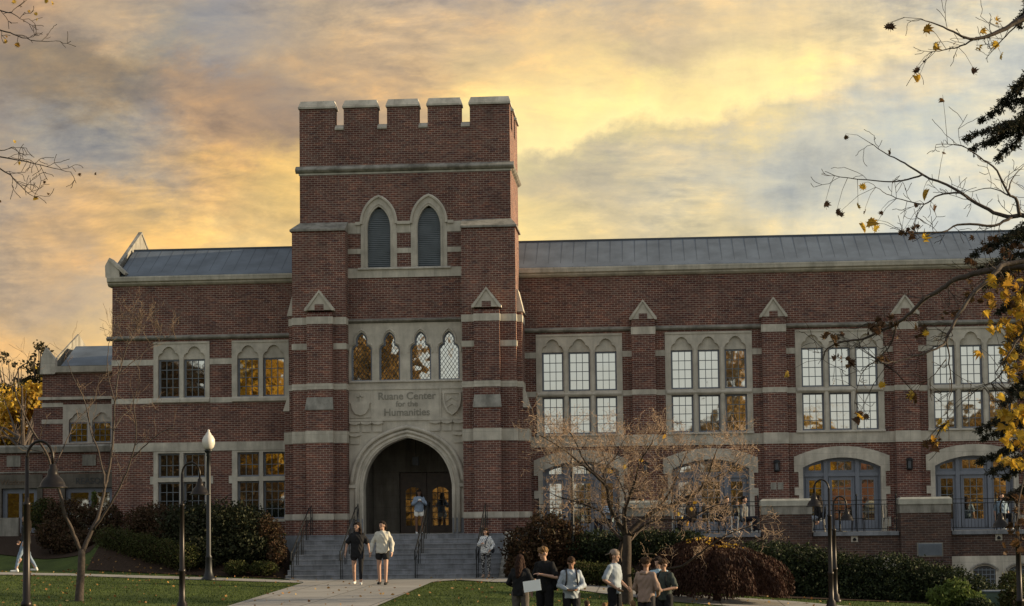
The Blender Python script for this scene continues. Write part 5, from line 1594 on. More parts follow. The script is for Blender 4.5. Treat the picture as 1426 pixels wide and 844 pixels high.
# ---- trees beyond the far wing
def crown_tree(name, label, x, y, h, ells, n, size, m, seed, trunk_r=.25, group=None, bark='bark_grey', gap=-.55):
    rg = np.random.default_rng(seed); z0 = gz(x, y)
    t = thing(name, label, 'tree', (x, y, z0), group)
    p = blob_pts(ells, n, rg, .25, .22)
    # clumps: drop points where a coarse pattern is low, so gaps show
    f = np.sin(p[:, 0] * 2.3 + seed) + np.sin(p[:, 1] * 2.1) + np.sin(p[:, 2] * 2.7 + seed * 2) + .6 * np.sin(p[:, 0] * 5 + p[:, 2] * 4)
    p = p[(f + rg.normal(size=len(p)) * .5) > gap]
    leaves('crown', m, t, p, size, rg)
    mb = MB(); top = max(e[2] for e in ells)
    mb.tube([(x, y, z0 - .2), (x + .1, y, z0 + h * .35), (x, y, top)], [trunk_r, trunk_r * .7, trunk_r * .15], 8)
    for e in ells:
        for k in range(5):
            a = Vector((x, y, z0 + h * rg.uniform(.25, .6))); b = Vector((e[0] + rg.uniform(-.7, .7) * e[3], e[1] + rg.uniform(-.7, .7) * e[4], e[2] + rg.uniform(-.5, .8) * e[5]))
            mb.tube([a, a.lerp(b, .5) + Vector((0, 0, .2)), b], [trunk_r * .35, trunk_r * .2, .02], 5)
    mb.build('trunk', M[bark], t, recalc=False)
    return t
def pu(px_, py_, Y, rx, ry, rz): return pe(px_, py_, Y, rx, ry, rz)
q = un(25, 600, 44)
crown_tree('evergreen_tree', 'ragged dark tree against the sky at the left edge behind the low wing', q.x, q.y, 9,
           [pu(10, 512, 44, 1.0, 1.0, .7), pu(-5, 540, 44, 1.3, 1, 1.0), pu(25, 545, 44, 1.1, .9, .6), pu(8, 525, 44, .6, .6, 1.6)], 1500, .14, M['l_far'], 3)
q = un(56, 600, 45)
crown_tree('evergreen_tree', 'narrow ragged tree just left of the far wing gable', q.x, q.y, 9,
           [pu(57, 490, 45, .55, .5, .6), pu(50, 510, 45, 1.0, .7, .45), pu(62, 526, 45, .8, .7, .6), pu(40, 530, 45, 1.0, .6, .3)], 1150, .13, M['l_far'], 5)
q = un(30, 640, 26)
crown_tree('golden_tree', 'bright yellow tree glowing behind the low wing at the left edge', q.x, q.y, 8,
           [pu(45, 575, 30, 1.9, 1.5, 1.6), pu(15, 598, 30, 1.8, 1.4, 1.2), pu(60, 600, 30, 1.5, 1.2, 1.5), pu(-15, 600, 30, 1.8, 1.4, 1.3), pu(55, 545, 30, .9, .8, .9)], 15000, .12, M['l_gold'], 8)

# ---- trees across the lawn, standing behind the viewer; the window glass shows them
def mir(px_, py_, Yv, plane=1.6):
    p = un(px_, py_, Yv); return Vector((p.x, 2 * plane - p.y, p.z))
def refl_tree(name, label, spans, Yv, n, size, m, seed, plane=1.6):
    ells = []
    sc = F / (Yv + 67.5)
    for x, y, w_, h_ in spans:
        p = mir(x, y, Yv, plane); ells.append((p.x, p.y, p.z, w_ / sc, w_ / sc, h_ / sc))
    x = float(np.mean([e[0] for e in ells])); y = ells[0][1]
    t = crown_tree(name, label, x, y, max(e[2] for e in ells), ells, int(n * 5), size * .85, m, seed, .35, 'trees across the lawn', gap=-3)
    return t
refl_tree('golden_tree', 'golden tree mirrored in the right pair of upper left wing windows', [(365, 540, 40, 50), (380, 600, 45, 60), (345, 620, 40, 45), (400, 640, 35, 45)], 105, 16000, .3, M['l_gold'], 61)
refl_tree('autumn_tree', 'brown and gold tree mirrored in the lancet windows', [(500, 500, 36, 50), (545, 515, 34, 45), (585, 530, 24, 40), (560, 600, 60, 60), (580, 690, 60, 60)], 110, 15000, .3, M['l_autumn'], 62)
refl_tree('dark_tree', 'dark evergreen tree mirrored in the left upper windows', [(225, 545, 40, 55), (260, 570, 45, 60), (235, 660, 60, 70), (330, 710, 70, 55)], 100, 12000, .35, M['l_brown'], 63)
refl_tree('golden_tree', 'golden tree mirrored in the far wing windows', [(110, 600, 60, 42), (60, 690, 60, 60), (15, 700, 40, 60), (150, 650, 50, 55)], 122, 9000, .3, M['l_gold'], 64, 10.5)
refl_tree('autumn_tree', 'thin autumn tree mirrored in the second window group of the right wing', [(1024, 520, 16, 45), (1022, 590, 20, 40), (980, 605, 24, 14), (1020, 690, 50, 60)], 112, 6500, .3, M['l_autumn'], 65)
refl_tree('golden_tree', 'golden tree mirrored low in the third window group', [(1135, 610, 25, 18), (1130, 660, 30, 40), (860, 700, 60, 50), (1160, 625, 20, 12)], 110, 4500, .3, M['l_gold'], 66)
refl_tree('brown_tree', 'brown tree mirrored in the last window group', [(1345, 610, 60, 28), (1400, 600, 50, 40), (1290, 640, 40, 35), (1340, 670, 80, 50)], 112, 8000, .35, M['l_autumn'], 67)

# ---- grass blades and fallen leaves
n = 90000
px_ = rng.uniform(-18, 22, n); py_ = rng.uniform(-34, -4.9, n)
# not on the walks
def on_walk(x, y):
    A = np.array([(-3.62, -4.66), g2(425, 812), pa]); B = np.array([(3.6, -4.66), g2(603, 811), pb])
    ax = np.interp(-y, -A[:, 1], A[:, 0]); bx = np.interp(-y, -B[:, 1], B[:, 0])
    w1 = (x > ax - .05) & (x < bx + .05)
    Lfa = np.array(Lf + Rf); Lna = np.array(Ln + Rn)
    yf = np.interp(x, Lfa[:, 0], Lfa[:, 1]); yn = np.interp(x, Lna[:, 0], Lna[:, 1])
    w2 = (y < yf + .05) & (y > yn - .05)
    return w1 | w2
bed = (px_ > 3.7) & (py_ > np.interp(px_, [3.7, 7, 12, 17, 22], [-4.6, -7, -10.5, -9.5, -8]))
keep = ~on_walk(px_, py_) & ~bed
px_, py_ = px_[keep], py_[keep]; n = len(px_)
b = np.stack([px_, py_, G(px_, py_)], 1)
a = rng.uniform(0, 2 * math.pi, n); hh = rng.uniform(.025, .06, n); wv = .012
side = np.stack([np.cos(a), np.sin(a), np.zeros(n)], 1) * wv
tip = b + np.stack([rng.normal(size=n) * .02, rng.normal(size=n) * .02, hh], 1)
M['l_grass'] = leaf_mat('grass_blades', [(.03, .05, .012), (.06, .09, .02), (.09, .11, .03)], .3)
go = tris_obj('grass', np.stack([b - side, b + side, tip], 1), M['l_grass']); props(go, kind='stuff')
n = 1100
x = rng.uniform(-18, 20, n); y = rng.uniform(-30, -4.5, n); x[:160] = rng.uniform(-11, -3.7, 160); y[:160] = rng.uniform(-4.8, -2.5, 160)
fl = leaves('fallen_leaves', M['l_floor'], None, np.stack([x, y, G(x, y) + .05], 1), .042, rng, .7, .85); props(fl, kind='stuff')

# ================================================================== lamps and cabinet
def bell(c, s, parent):
    k = s
    pr = [(.02, .36), (.05, .34), (.055, .28), (.08, .26), (.085, .2), (.1, .16), (.15, .12), (.19, .05), (.205, .0), (.235, -.012), (.24, -.03), (.19, -.02), (.1, .02), (.02, .05)]
    pr = [(r * k, z * k) for r, z in reversed(pr)]
    MB().lathe(c, pr, 20).build('lamp_shade', M['bronze'], parent, smooth=True)
def gooseneck(x, y, top, label, arms, group='gooseneck lamp posts', sc=1.0, mat='bronze'):
    z = gz(x, y)
    t = thing('gooseneck_lamp_post', label, 'lamp post', (x, y, z), group)
    zc = top - .30 * sc     # where the arm leaves the straight post
    MB().lathe((x, y, z), [(.17, -.05), (.17, .06), (.13, .1), (.12, .2), (.075, .26), (.07, .9), (.085, .92), (.085, .98), (.06, 1.0), (.052, zc - z - .75), (.06, zc - z - .74), (.06, zc - z - .70), (.034, zc - z - .68), (.03, zc - z)], 14).build('post', M[mat], t, smooth=True)
    for dx, dy in arms:
        R_ = .21 * sc
        u = Vector((dx, dy, 0)).normalized()
        pts = [Vector((x, y, zc - .02))] + [Vector((x, y, zc)) + u * (R_ - R_ * math.cos(a)) + Vector((0, 0, R_ * 1.25 * math.sin(a))) for a in np.linspace(.1, math.pi, 12)] + [Vector((x, y, zc - .12)) + u * 2 * R_]
        MB().tube(pts, .024 * sc, 8).build('arm', M[mat], t, smooth=True)
        e = pts[-1]; bell((e.x, e.y, e.z - .34 * sc), sc, t)
    return t
def lamp_at(px_, Y): 
    p = un(px_, 700, Y); return p.x, p.y
x, y = lamp_at(37.5, -38); gooseneck(x, y, un(50, 611, -38).z, 'tall gooseneck lamp post with one bell shade, nearest at the left edge', [(1, 0)], sc=.97)
x, y = lamp_at(253.5, -23); gooseneck(x, y, un(266, 642, -23).z, 'thin gooseneck lamp post with one bell shade, left of the stair beside the acorn lamp', [(1, 0)])
x, y = lamp_at(1154.5, -15); gooseneck(x, y, un(1154, 666, -15).z, 'gooseneck lamp post, shade to the left, in front of the terrace railing', [(-1, -.1)], sc=.95)
x, y = lamp_at(1160.5, -11); gooseneck(x, y, un(1160, 690, -11).z, 'shorter gooseneck lamp post just behind another, its shade to the right', [(1, .1)], sc=.9)
# thin dark pole lamps
x, y = lamp_at(1416, -27)
gooseneck(x, y, un(1416, 690, -27).z, 'dark lamp post at the right edge behind the spruce boughs', [(1, .2), (-1, .3)], sc=.8)
x, y = lamp_at(797, -4.6); z = gz(x, y)
t = thing('dark_pole', 'thin dark pole standing before the first terrace door beside the tower', 'pole', (x, y, z))
MB().lathe((x, y, z), [(.11, 0), (.11, .1), (.075, .15), (.06, 1.5), (.045, un(797, 628, -4.6).z - z), (.02, un(797, 625, -4.6).z - z)], 10).build('post', M['black'], t, smooth=True)
MB().box(x - .35, x + .35, y - .02, y + .02, 2.62, 2.65).build('cross_bar', M['black'], t)
# acorn lamp
x, y = lamp_at(290.5, -7.0); z = gz(x, y); zt = un(291, 598, -7).z; S = zt - z
t = thing('acorn_lamp_post', 'dark green post lamp with white acorn globe left of the stair', 'lamp post', (x, y, z))
MB().lathe((x, y, z), [(.24, -.05), (.24, .05), (.2, .09), (.16, .14), (.12, .3), (.1, .7), (.115, .73), (.075, .8), (.07, S - 1.2), (.055, S - .85), (.08, S - .83), (.06, S - .78), (.13, S - .7), (.14, S - .66), (.1, S - .64)], 14).build('post', M['black'], t, smooth=True)
MB().lathe((x, y, z), [(.1, S - .64), (.17, S - .56), (.205, S - .44), (.2, S - .32), (.15, S - .22), (.09, S - .16), (.085, S - .14), (.06, S - .1), (.03, S - .06), (.045, S - .03), (.01, S)], 18).build('globe', M['globe'], t, smooth=True)
# lawn edge marker stone and cabinet
p = un(1387, 840, -14); z = gz(p.x, p.y)
t = thing('utility_cabinet', 'green metal utility cabinet at the bottom right corner', 'utility box', (p.x, p.y, z - .1))
zt = un(1387, 822, -14).z
MB().box(p.x - .32, p.x + .32, p.y - .25, p.y + .25, z - .3, zt - .04).build('body', M['green_box'], t)
MB().box(p.x - .345, p.x + .345, p.y - .28, p.y + .28, zt - .039, zt).build('lid', M['louvre'], t)
MB().box(p.x - .27, p.x + .27, p.y - .26, p.y - .251, z - .2, zt - .1).build('door', M['green_box'], t)
p = un(13, 752, 7.5); z = gz(p.x, p.y)
t = MB().box(p.x - .4, p.x + .4, 7.4, 7.6, z, z + .75).box(p.x - .5, p.x + .5, 7.3, 7.7, z - .2, z).build('stone_marker', M['stone_dark']); props(t, 'grey inscribed stone block standing before the low wing door', 'stone marker')
# ================================================================== people
def cloth(name, col, rough=.85, var=.12): return simple(name, col, rough, var, 9, 0, .15, .2)
SK = {'light': simple('skin_light', (.42, .25, .18), .55, .06, 5), 'tan': simple('skin_tan', (.33, .18, .12), .55, .06, 5), 'dark': simple('skin_deep', (.16, .085, .055), .55, .06, 5)}
HC = {'dark': simple('hair_dark_brown', (.014, .009, .007), .8, .3, 20, 0, 0, .15), 'brown': simple('hair_brown', (.045, .025, .014), .8, .3, 20, 0, 0, .15), 'blond': simple('hair_dark_blond', (.15, .085, .038), .8, .3, 20, 0, 0, .2), 'red': simple('hair_auburn', (.026, .012, .008), .8, .3, 20, 0, 0, .15)}
EYE = simple('eye_dark', (.02, .015, .012), .3, .05, 5)
_cl = {}
def C(col):
    k = tuple(col)
    if k not in _cl: _cl[k] = cloth('cloth_%d' % len(_cl), col)
    return _cl[k]
def patt(name, a, b_, scale):
    m, nt, b = newmat(name); h = N(nt)
    g = h.n('ShaderNodeNewGeometry'); v = h.n('ShaderNodeTexVoronoi'); v.inputs['Scale'].default_value = scale
    h.l(g.outputs['Position'], v.inputs['Vector'])
    h.l(h.ramp(v.outputs['Distance'], [(.36, a), (.44, b_)]), b.inputs['Base Color']); b.inputs['Roughness'].default_value = .9
    return m

def cap(mb, a, b, ra, rb, n=10, flat=1.0):
    """capsule between two points as a closed tube with rounded ends"""
    a = Vector(a); b = Vector(b); d = b - a; L = max(d.length, 1e-4); d = d / L
    pts = []; rs = []
    for k in range(4):
        t = math.pi / 2 * k / 4; pts.append(a - d * ra * math.cos(t)); rs.append(max(.002, ra * math.sin(t)))
    pts.append(a); rs.append(ra)
    pts.append(b); rs.append(rb)
    for k in range(3, -1, -1):
        t = math.pi / 2 * k / 4; pts.append(b + d * rb * math.cos(t)); rs.append(max(.002, rb * math.sin(t)))
    mb.tube(pts, rs, n)
def chain(mb, pts, rs, n=10):
    for i in range(len(pts) - 1): cap(mb, pts[i], pts[i + 1], rs[i], rs[i + 1], n)
def rings(mb, rr, n=16):
    """closed loft of horizontal ellipses: (x, y, z, rx, ry)"""
    b = len(mb.v); k = len(rr)
    for x, y, z, rx, ry in rr:
        for j in range(n):
            a = 2 * math.pi * j / n; mb.v.append((x + rx * math.cos(a), y + ry * math.sin(a), z))
    for i in range(k - 1):
        for j in range(n):
            q = (j + 1) % n; mb.f.append((b + i * n + j, b + i * n + q, b + (i + 1) * n + q, b + (i + 1) * n + j))
    mb.f.append(tuple(b + j for j in range(n - 1, -1, -1))); mb.f.append(tuple(b + (k - 1) * n + j for j in range(n)))

def fuse(mb, name, m, parent, M4, vox, smooth_it=3, noise=0.0):
    """weld the closed shapes into one continuous skin"""
    me = bpy.data.meshes.new('tmp'); me.from_pydata(mb.v, [], mb.f)
    bm = bmesh.new(); bm.from_mesh(me); bmesh.ops.recalc_face_normals(bm, faces=bm.faces); bm.to_mesh(me); bm.free()
    o = bpy.data.objects.new('tmp', me); COL.objects.link(o)
    r = o.modifiers.new('r', 'REMESH'); r.mode = 'VOXEL'; r.voxel_size = vox; r.use_smooth_shade = True
    s = o.modifiers.new('s', 'SMOOTH'); s.factor = .5; s.iterations = smooth_it
    dg = bpy.context.evaluated_depsgraph_get(); dg.update()
    me2 = bpy.data.meshes.new_from_object(o.evaluated_get(dg))
    bpy.data.objects.remove(o); bpy.data.meshes.remove(me)
    if noise:
        k = len(me2.vertices); co = np.empty(k * 3); me2.vertices.foreach_get('co', co); co = co.reshape(-1, 3)
        no = np.empty(k * 3); me2.vertices.foreach_get('normal', no); no = no.reshape(-1, 3)
        f = (np.sin(co[:, 2] * 24 + 3.5 * np.sin(co[:, 0] * 13 + co[:, 1] * 9)) * np.sin(co[:, 0] * 26 + co[:, 2] * 15 + 1) + .3 * np.sin(co[:, 2] * 50 + co[:, 0] * 40)) if noise < 0 else np.sin(co[:, 0] * 90 + 3 * np.sin(co[:, 2] * 30)) * np.sin(co[:, 1] * 80 + 2) + .6 * np.sin(co[:, 2] * 55 + co[:, 0] * 40)
        me2.vertices.foreach_set('co', (co + no * (f * noise)[:, None]).reshape(-1))
    me2.transform(M4)
    off = wloc(parent); me2.transform(Matrix.Translation(-off))
    me2.name = name; me2.materials.clear(); me2.materials.append(m)
    q = bpy.data.objects.new(name, me2); COL.objects.link(q); q.parent = parent
    return q

def person(label, pos, H, heading=0, skin='light', hair=('short', 'brown'), top=('tee', (.02, .02, .02)), bottom=('trousers', (.02, .02, .025)),
           shoes=(.6, .6, .58), armL=None, armR=None, stride=0.0, head=(0, 0), female=False, seated=False, lean=0.0, vox=.012, group=None, legs_extra=None, capc=None, topm=None, botm=None):
    """figure built facing -Y with its left hand at +x, then turned by heading (degrees, anticlockwise from above)"""
    s = H / 1.75
    t = thing('person', label, 'person', pos, group)
    M4 = Matrix.Translation(pos) @ Matrix.Rotation(rad(heading), 4, 'Z') @ Matrix.Scale(s, 4)
    vx = vox / s
    sw = .178 if female else .2          # shoulder half width
    hpw = .10
    dz = 0.0
    if seated: dz = -.47
    # joints
    hipz = .93 + dz
    V = Vector
    hip = {1: V((hpw * .95, 0, hipz)), -1: V((-hpw * .95, 0, hipz))}
    if seated:
        kn = {q: V((.13 * q, -.42, .50)) for q in (1, -1)}; an = {q: V((.12 * q, -.40, .09)) for q in (1, -1)}
    else:
        st_ = stride
        kn = {1: V((.105, -.16 * st_ - .015, .5)), -1: V((-.105, .10 * st_ - .03 * abs(st_), .5))}
        an = {1: V((.10, -.27 * st_, .085)), -1: V((-.10, .27 * st_, .085 + .03 * abs(st_)))}
    ly = -math.sin(lean)
    def up(z, y=0): return V((0, y + ly * (z - .93), z + dz))
    ch = up(1.30); nk = up(1.46, .01); sh = {q: up(1.39) + V((q * (sw - .035), .01, 0)) for q in (1, -1)}
    hc = up(1.612, -.015) + V((0, -.03 * (head[1] > 15), 0))
    if armL is None: armL = ((.235, .03, 1.12), (.25, -.05, .87))
    if armR is None: armR = ((-.235, .03, 1.12), (-.25, -.05, .87))
    arm = {}
    for q, A in ((1, armL), (-1, armR)):
        e = V(A[0]) + V((0, ly * (A[0][2] - .93), dz)); w_ = V(A[1]) + V((0, ly * (A[1][2] - .93), dz)); arm[q] = (sh[q], e, w_)
    RH = Matrix.Rotation(rad(head[0]), 3, 'Z') @ Matrix.Rotation(rad(head[1]), 3, 'X')
    def hp(x, y, z): return hc + RH @ V((x, y, z))
    # ---- body
    b = MB()
    rings(b, [(0, ly * 0, .86 + dz, .13, .09), (0, 0, .93 + dz, .165, .115), (0, 0, 1.0 + dz, .155, .105), (0, up(1.1).y, 1.10 + dz, .13, .09),
              (0, up(1.2).y, 1.2 + dz, .145, .10), (0, up(1.3).y, 1.3 + dz, .15, .095), (0, up(1.37).y, 1.37 + dz, .13, .08), (0, up(1.43).y, 1.43 + dz, .06, .055)])
    cap(b, nk - V((0, 0, .06)), hc - V((0, 0, .06)), .055, .052)
    for q in (1, -1):
        cap(b, sh[q].lerp(arm[q][1], .08), arm[q][1], .046, .04); cap(b, arm[q][1], arm[q][2], .04, .026)
        chain(b, [hip[q], kn[q], an[q]], [.085, .056, .038])
        if not seated: cap(b, kn[q] - V((0, -.02, .12)), kn[q].lerp(an[q], .5) + V((0, .012, 0)), .05, .04)
        cap(b, an[q] + V((0, .03, -.045)), an[q] + V((.01 * q, -.13, -.055)), .035, .03)
    # head
    b.ell(hc + V((0, 0, .02)), (.076, .092, .1), 16, 12, RH)
    b.ell(hp(0, -.022, -.045), (.055, .062, .062), 12, 8, RH)
    b.ell(hp(0, -.075, -.085), (.024, .02, .018), 10, 6, RH)
    cap(b, hp(0, -.09, .02), hp(0, -.106, -.016), .009, .014, 8)
    cap(b, hp(-.02, -.083, -.048), hp(.02, -.083, -.048), .0085, .0085, 6)
    for q in (1, -1): b.ell(hp(.078 * q, .005, -.005), (.012, .022, .032), 8, 6, RH)
    # hands
    for q in (1, -1):
        s_, e, w_ = arm[q]; d = (w_ - e).normalized()
        f = V((0, -1, 0)) if abs(d.y) < .8 else V((0, 0, 1))
        side = d.cross(f).normalized(); f = side.cross(d).normalized()   # side: across the knuckles
        side, f = f, side                                              # knuckles run front to back when the arm hangs
        inw = f * (-1 if f.x * q > 0 else 1)
        palm = w_ + d * .055
        b.ell(w_ + d * .05, (.03, .03, .03), 8, 6); cap(b, w_ + d * .03 + side * .014, w_ + d * .075 + side * .022, .018, .017, 8); cap(b, w_ + d * .03 - side * .014, w_ + d * .075 - side * .022, .018, .017, 8)
        for k, (o_, ln) in enumerate(((.033, .066), (.011, .076), (-.011, .071), (-.033, .056))):
            p0 = w_ + d * .085 + side * o_; p1 = p0 + d * ln * .55 + inw * .008; p2 = p1 + (d * .8 + inw * .6).normalized() * ln * .5
            chain(b, [p0, p1, p2], [.0095, .009, .0075], 6)
        p0 = w_ + d * .03 + side * .025; p1 = p0 + (side * .8 + d * .6 + inw * .3).normalized() * .04; p2 = p1 + (d * .9 + side * .3 + inw * .3).normalized() * .03
        chain(b, [p0, p1, p2], [.013, .011, .009], 6)
    body = fuse(b, 'body', SK[skin], t, M4, min(vx, .010), 2)
    # eyes
    for q in (1, -1):
        e_ = MB().ell(hp(.03 * q, -.086, .022), (.012, .006, .006), 8, 6, RH)
        o = e_.build('eye', EYE, None, recalc=False); o.data.transform(M4); o.data.transform(Matrix.Translation(-V(pos))); o.parent = t; o.location = (0, 0, 0)
    # ---- hair
    h_ = MB(); st_, hcol = hair
    h_.ell(hp(0, .022, .045), (.088, .096, .092), 14, 10, RH)
    h_.ell(hp(0, -.03, .085), (.07, .06, .045), 12, 8, RH)
    if st_ == 'short':
        h_.ell(hp(0, .055, .0), (.076, .05, .08), 12, 8, RH)
    if st_ == 'curly':
        for k in range(16):
            a = k * 2.4; h_.ell(hp(.075 * math.cos(a), .01 + .07 * math.sin(a), .075 + .03 * math.sin(k * 1.7)), (.038, .038, .036), 8, 6, RH)
    if st_ == 'bun':
        h_.ell(hp(0, .06, -.01), (.075, .05, .08), 12, 8, RH); h_.ell(hp(0, .1, .1), (.045, .045, .045), 10, 8, RH)
    if st_ == 'pony':
        h_.ell(hp(0, .05, .0), (.078, .05, .08), 12, 8, RH); chain(h_, [hp(0, .1, .05), hp(0, .15, .0), hp(0, .14, -.16)], [.035, .04, .02])
    if st_ == 'long':
        for q in (1, -1): chain(h_, [hp(.065 * q, .02, .03), hp(.085 * q, .03, -.1), hp(.09 * q, .02, -.24), hp(.085 * q, .01, -.36)], [.035, .04, .045, .03])
        chain(h_, [hp(0, .06, .02), hp(0, .09, -.14), hp(0, .1, -.32), hp(0, .1, -.42)], [.07, .085, .08, .045])
    if st_ == 'bob':
        for q in (1, -1): chain(h_, [hp(.07 * q, .02, .03), hp(.085 * q, .03, -.09)], [.035, .035])
        chain(h_, [hp(0, .06, .02), hp(0, .075, -.1)], [.07, .07])
    fuse(h_, 'hair', HC[hcol], t, M4, vx, 1, .006)
    if capc:
        c_ = MB(); c_.ell(hp(0, .012, .062), (.094, .106, .085), 14, 10, RH)
        c_.add([tuple(hp(x, y, z)) for x, y, z in ((-.07, .09, .055), (.07, .09, .055), (.06, .19, .01), (0, .205, .0), (-.06, .19, .01), (-.07, .09, .04), (.07, .09, .04), (.06, .19, -.005), (0, .205, -.015), (-.06, .19, -.005))],
               [(0, 1, 2, 3, 4), (9, 8, 7, 6, 5), (0, 5, 6, 1), (1, 6, 7, 2), (2, 7, 8, 3), (3, 8, 9, 4), (4, 9, 5, 0)])
        fuse(c_, 'cap', C(capc), t, M4, vx, 1)
    # ---- top
    kind, col = top
    c_ = MB(); z0 = .86 if kind != 'crop' else .98
    g_ = .012 if kind in ('tee', 'crop') else .026
    if kind == 'bigtee': g_ = .03; z0 = .76
    if kind == 'hoodie': z0 = .84
    lo = [(0, up(z0).y, z0 + dz, .165 + g_, .115 + g_)] if not seated else [(0, 0, .9 + dz, .165 + g_, .12 + g_)]
    rings(c_, lo + [(0, up(1.0).y, 1.0 + dz, .158 + g_, .112 + g_), (0, up(1.12).y, 1.12 + dz, .15 + g_, .105 + g_),
              (0, up(1.3).y, 1.3 + dz, .172 + g_, .12 + g_), (0, up(1.36).y, 1.36 + dz, .168 + g_, .108 + g_), (0, up(1.42).y, 1.42 + dz, .13, .085), (0, up(1.475).y, 1.478 + dz, .062, .06)], 18)
    for q in (1, -1): cap(c_, nk + V((.03 * q, .015, -.02)), sh[q] + V((0, 0, .0)), .045, .055)
    for q in (1, -1):
        s_, e, w_ = arm[q]
        if kind in ('tee', 'crop', 'bigtee'):
            cap(c_, s_, s_.lerp(e, .82), .058 + g_ * .3, .060 + g_ * .5)
        else:
            cap(c_, s_, e, .058 + g_ * .4, .052 + g_ * .4); cap(c_, e, w_.lerp(e, .04), .052 + g_ * .4, .04)
    if kind == 'hoodie':
        chain(c_, [nk + V((-.07, .03, .0)), nk + V((-.05, .085, -.03)), nk + V((.05, .085, -.03)), nk + V((.07, .03, .0))], [.03, .042, .042, .03])
        cap(c_, nk + V((-.05, -.04, -.02)), nk + V((.05, -.04, -.02)), .028, .028)
    fuse(c_, {'tee': 'shirt', 'crop': 'shirt', 'bigtee': 'shirt', 'hoodie': 'hoodie', 'sweater': 'sweater'}[kind], topm or C(col), t, M4, vx, 2, -.007)
    # ---- bottom
    kind, col = bottom
    c_ = MB()
    rings(c_, [(0, 0, .84 + dz, .14, .11), (0, 0, .93 + dz, .176, .125), (0, 0, 1.0 + dz, .165, .115), (0, up(1.03).y, 1.04 + dz, .155, .108)], 16)
    for q in (1, -1):
        if kind == 'shorts': cap(c_, hip[q] - V((0, 0, .02)), hip[q].lerp(kn[q], .42), .1, .098)
        elif kind == 'leggings': chain(c_, [hip[q], kn[q], an[q] + V((0, 0, .05))], [.098, .066, .046])
        else: chain(c_, [hip[q], kn[q], an[q] + V((0, 0, .0))], [.104, .082, .066])
    fuse(c_, {'shorts': 'shorts', 'leggings': 'leggings', 'trousers': 'trousers'}[kind], botm or C(col), t, M4, vx, 2, -.005)
    if legs_extra: # one leg in a dark brace
        c_ = MB(); chain(c_, [hip[1].lerp(kn[1], .45), kn[1], an[1] + V((0, 0, .1))], [.082, .064, .046]); fuse(c_, 'leg_brace', C(legs_extra), t, M4, vx, 1)
    # ---- shoes
    for q in (1, -1):
        c_ = MB(); a_ = an[q]
        cap(c_, a_ + V((0, .04, -.045)), a_ + V((.012 * q, -.15, -.05)), .042, .036); cap(c_, a_ + V((0, .02, .0)), a_ + V((0, .03, -.04)), .045, .045)
        fuse(c_, 'shoe', C(shoes), t, M4, max(vx, .008), 1)
    return t, M4, arm

def head_at(px_, ytop, Y):
    """ground position and height of someone standing at depth Y with the top of the head seen there"""
    p = un(px_, ytop, Y)
    z = gz(p.x, p.y); return (p.x, p.y, z), p.z - z

def backpack(label, M4, col=(.015, .016, .02), y=.19, z=1.22):
    b = MB(); b.ell((0, y, z), (.15, .085, .22), 14, 10); b.ell((0, y + .06, z - .07), (.12, .05, .12), 12, 8)
    me_pos = M4 @ Vector((0, y, z - .2))
    t = thing('backpack', label, 'backpack', me_pos)
    fuse(b, 'bag', C(col), t, M4, .014, 1)
    s = MB()
    for q in (1, -1): s.tube([(.09 * q, .13, z + .2), (.115 * q, .02, z + .265), (.11 * q, -.125, z + .15), (.12 * q, -.15, z - .0), (.14 * q, -.05, z - .14), (.12 * q, .12, z - .2)], .018, 6)
    for i, v in enumerate(s.v): s.v[i] = tuple(M4 @ Vector(v))
    s.build('strap', C(col), t)
    return t

NEAR = .011
GRP = None
# 1 woman with long dark hair, seen from behind, holding a white laptop
pos, H = head_at(724, 772, -30.6)
w1, M1, a1 = person('woman in black top with very long dark hair seen from behind, leftmost of the group', pos, H, 165, 'tan', ('long', 'red'), ('sweater', (.012, .012, .014)), ('trousers', (.09, .078, .07)),
       armL=((.27, -.02, 1.14), (.2, -.22, 1.05)), armR=((-.28, .0, 1.14), (-.2, -.24, 1.04)), female=True, vox=NEAR)
mb = MB(); 
c = un(741, 816, -30.9); Mx = Matrix.Translation(c) @ Matrix.Rotation(rad(-8), 4, 'Y') @ Matrix.Rotation(rad(-14), 4, 'X')
for v in [0]:
    mb.box(-.165, .165, -.006, .006, -.105, .105)
mb.v = [tuple(Mx @ Vector(v)) for v in mb.v]
o = mb.build('laptop', M['white'], origin=tuple(c)); props(o, 'white laptop or folder held by the long haired woman at the left of the group', 'laptop')
# 2 tall man in black tee, curly light hair
pos, H = head_at(758, 761, -30)
m2, M2, a2 = person('man in black t-shirt with sunlit curly blond hair and black bag, arm across his chest', pos, H, -28, 'light', ('curly', 'blond'), ('tee', (.01, .01, .011)), ('trousers', (.012, .012, .014)),
       armL=((.30, -.05, 1.14), (.06, -.24, 1.2)), armR=((-.27, .02, 1.12), (-.25, -.08, .88)), head=(-30, 18), vox=NEAR)
b = MB(); b.ell((.17, .1, 1.02), (.09, .1, .15), 12, 8); tt = thing('shoulder_bag', 'black bag worn by the man in the black t-shirt', 'bag', M2 @ Vector((.17, .1, .88)))
fuse(b, 'bag', C((.012, .012, .014)), tt, M2, .013, 1)
s = MB().tube([(.17, .08, 1.14), (.19, .12, 1.3), (.02, .13, 1.46), (-.1, .06, 1.475), (-.13, -.1, 1.35), (.05, -.16, 1.2), (.19, -.06, 1.08)], .012, 5); s.v = [tuple(M2 @ Vector(v)) for v in s.v]; s.build('strap', C((.012, .012, .014)), tt)
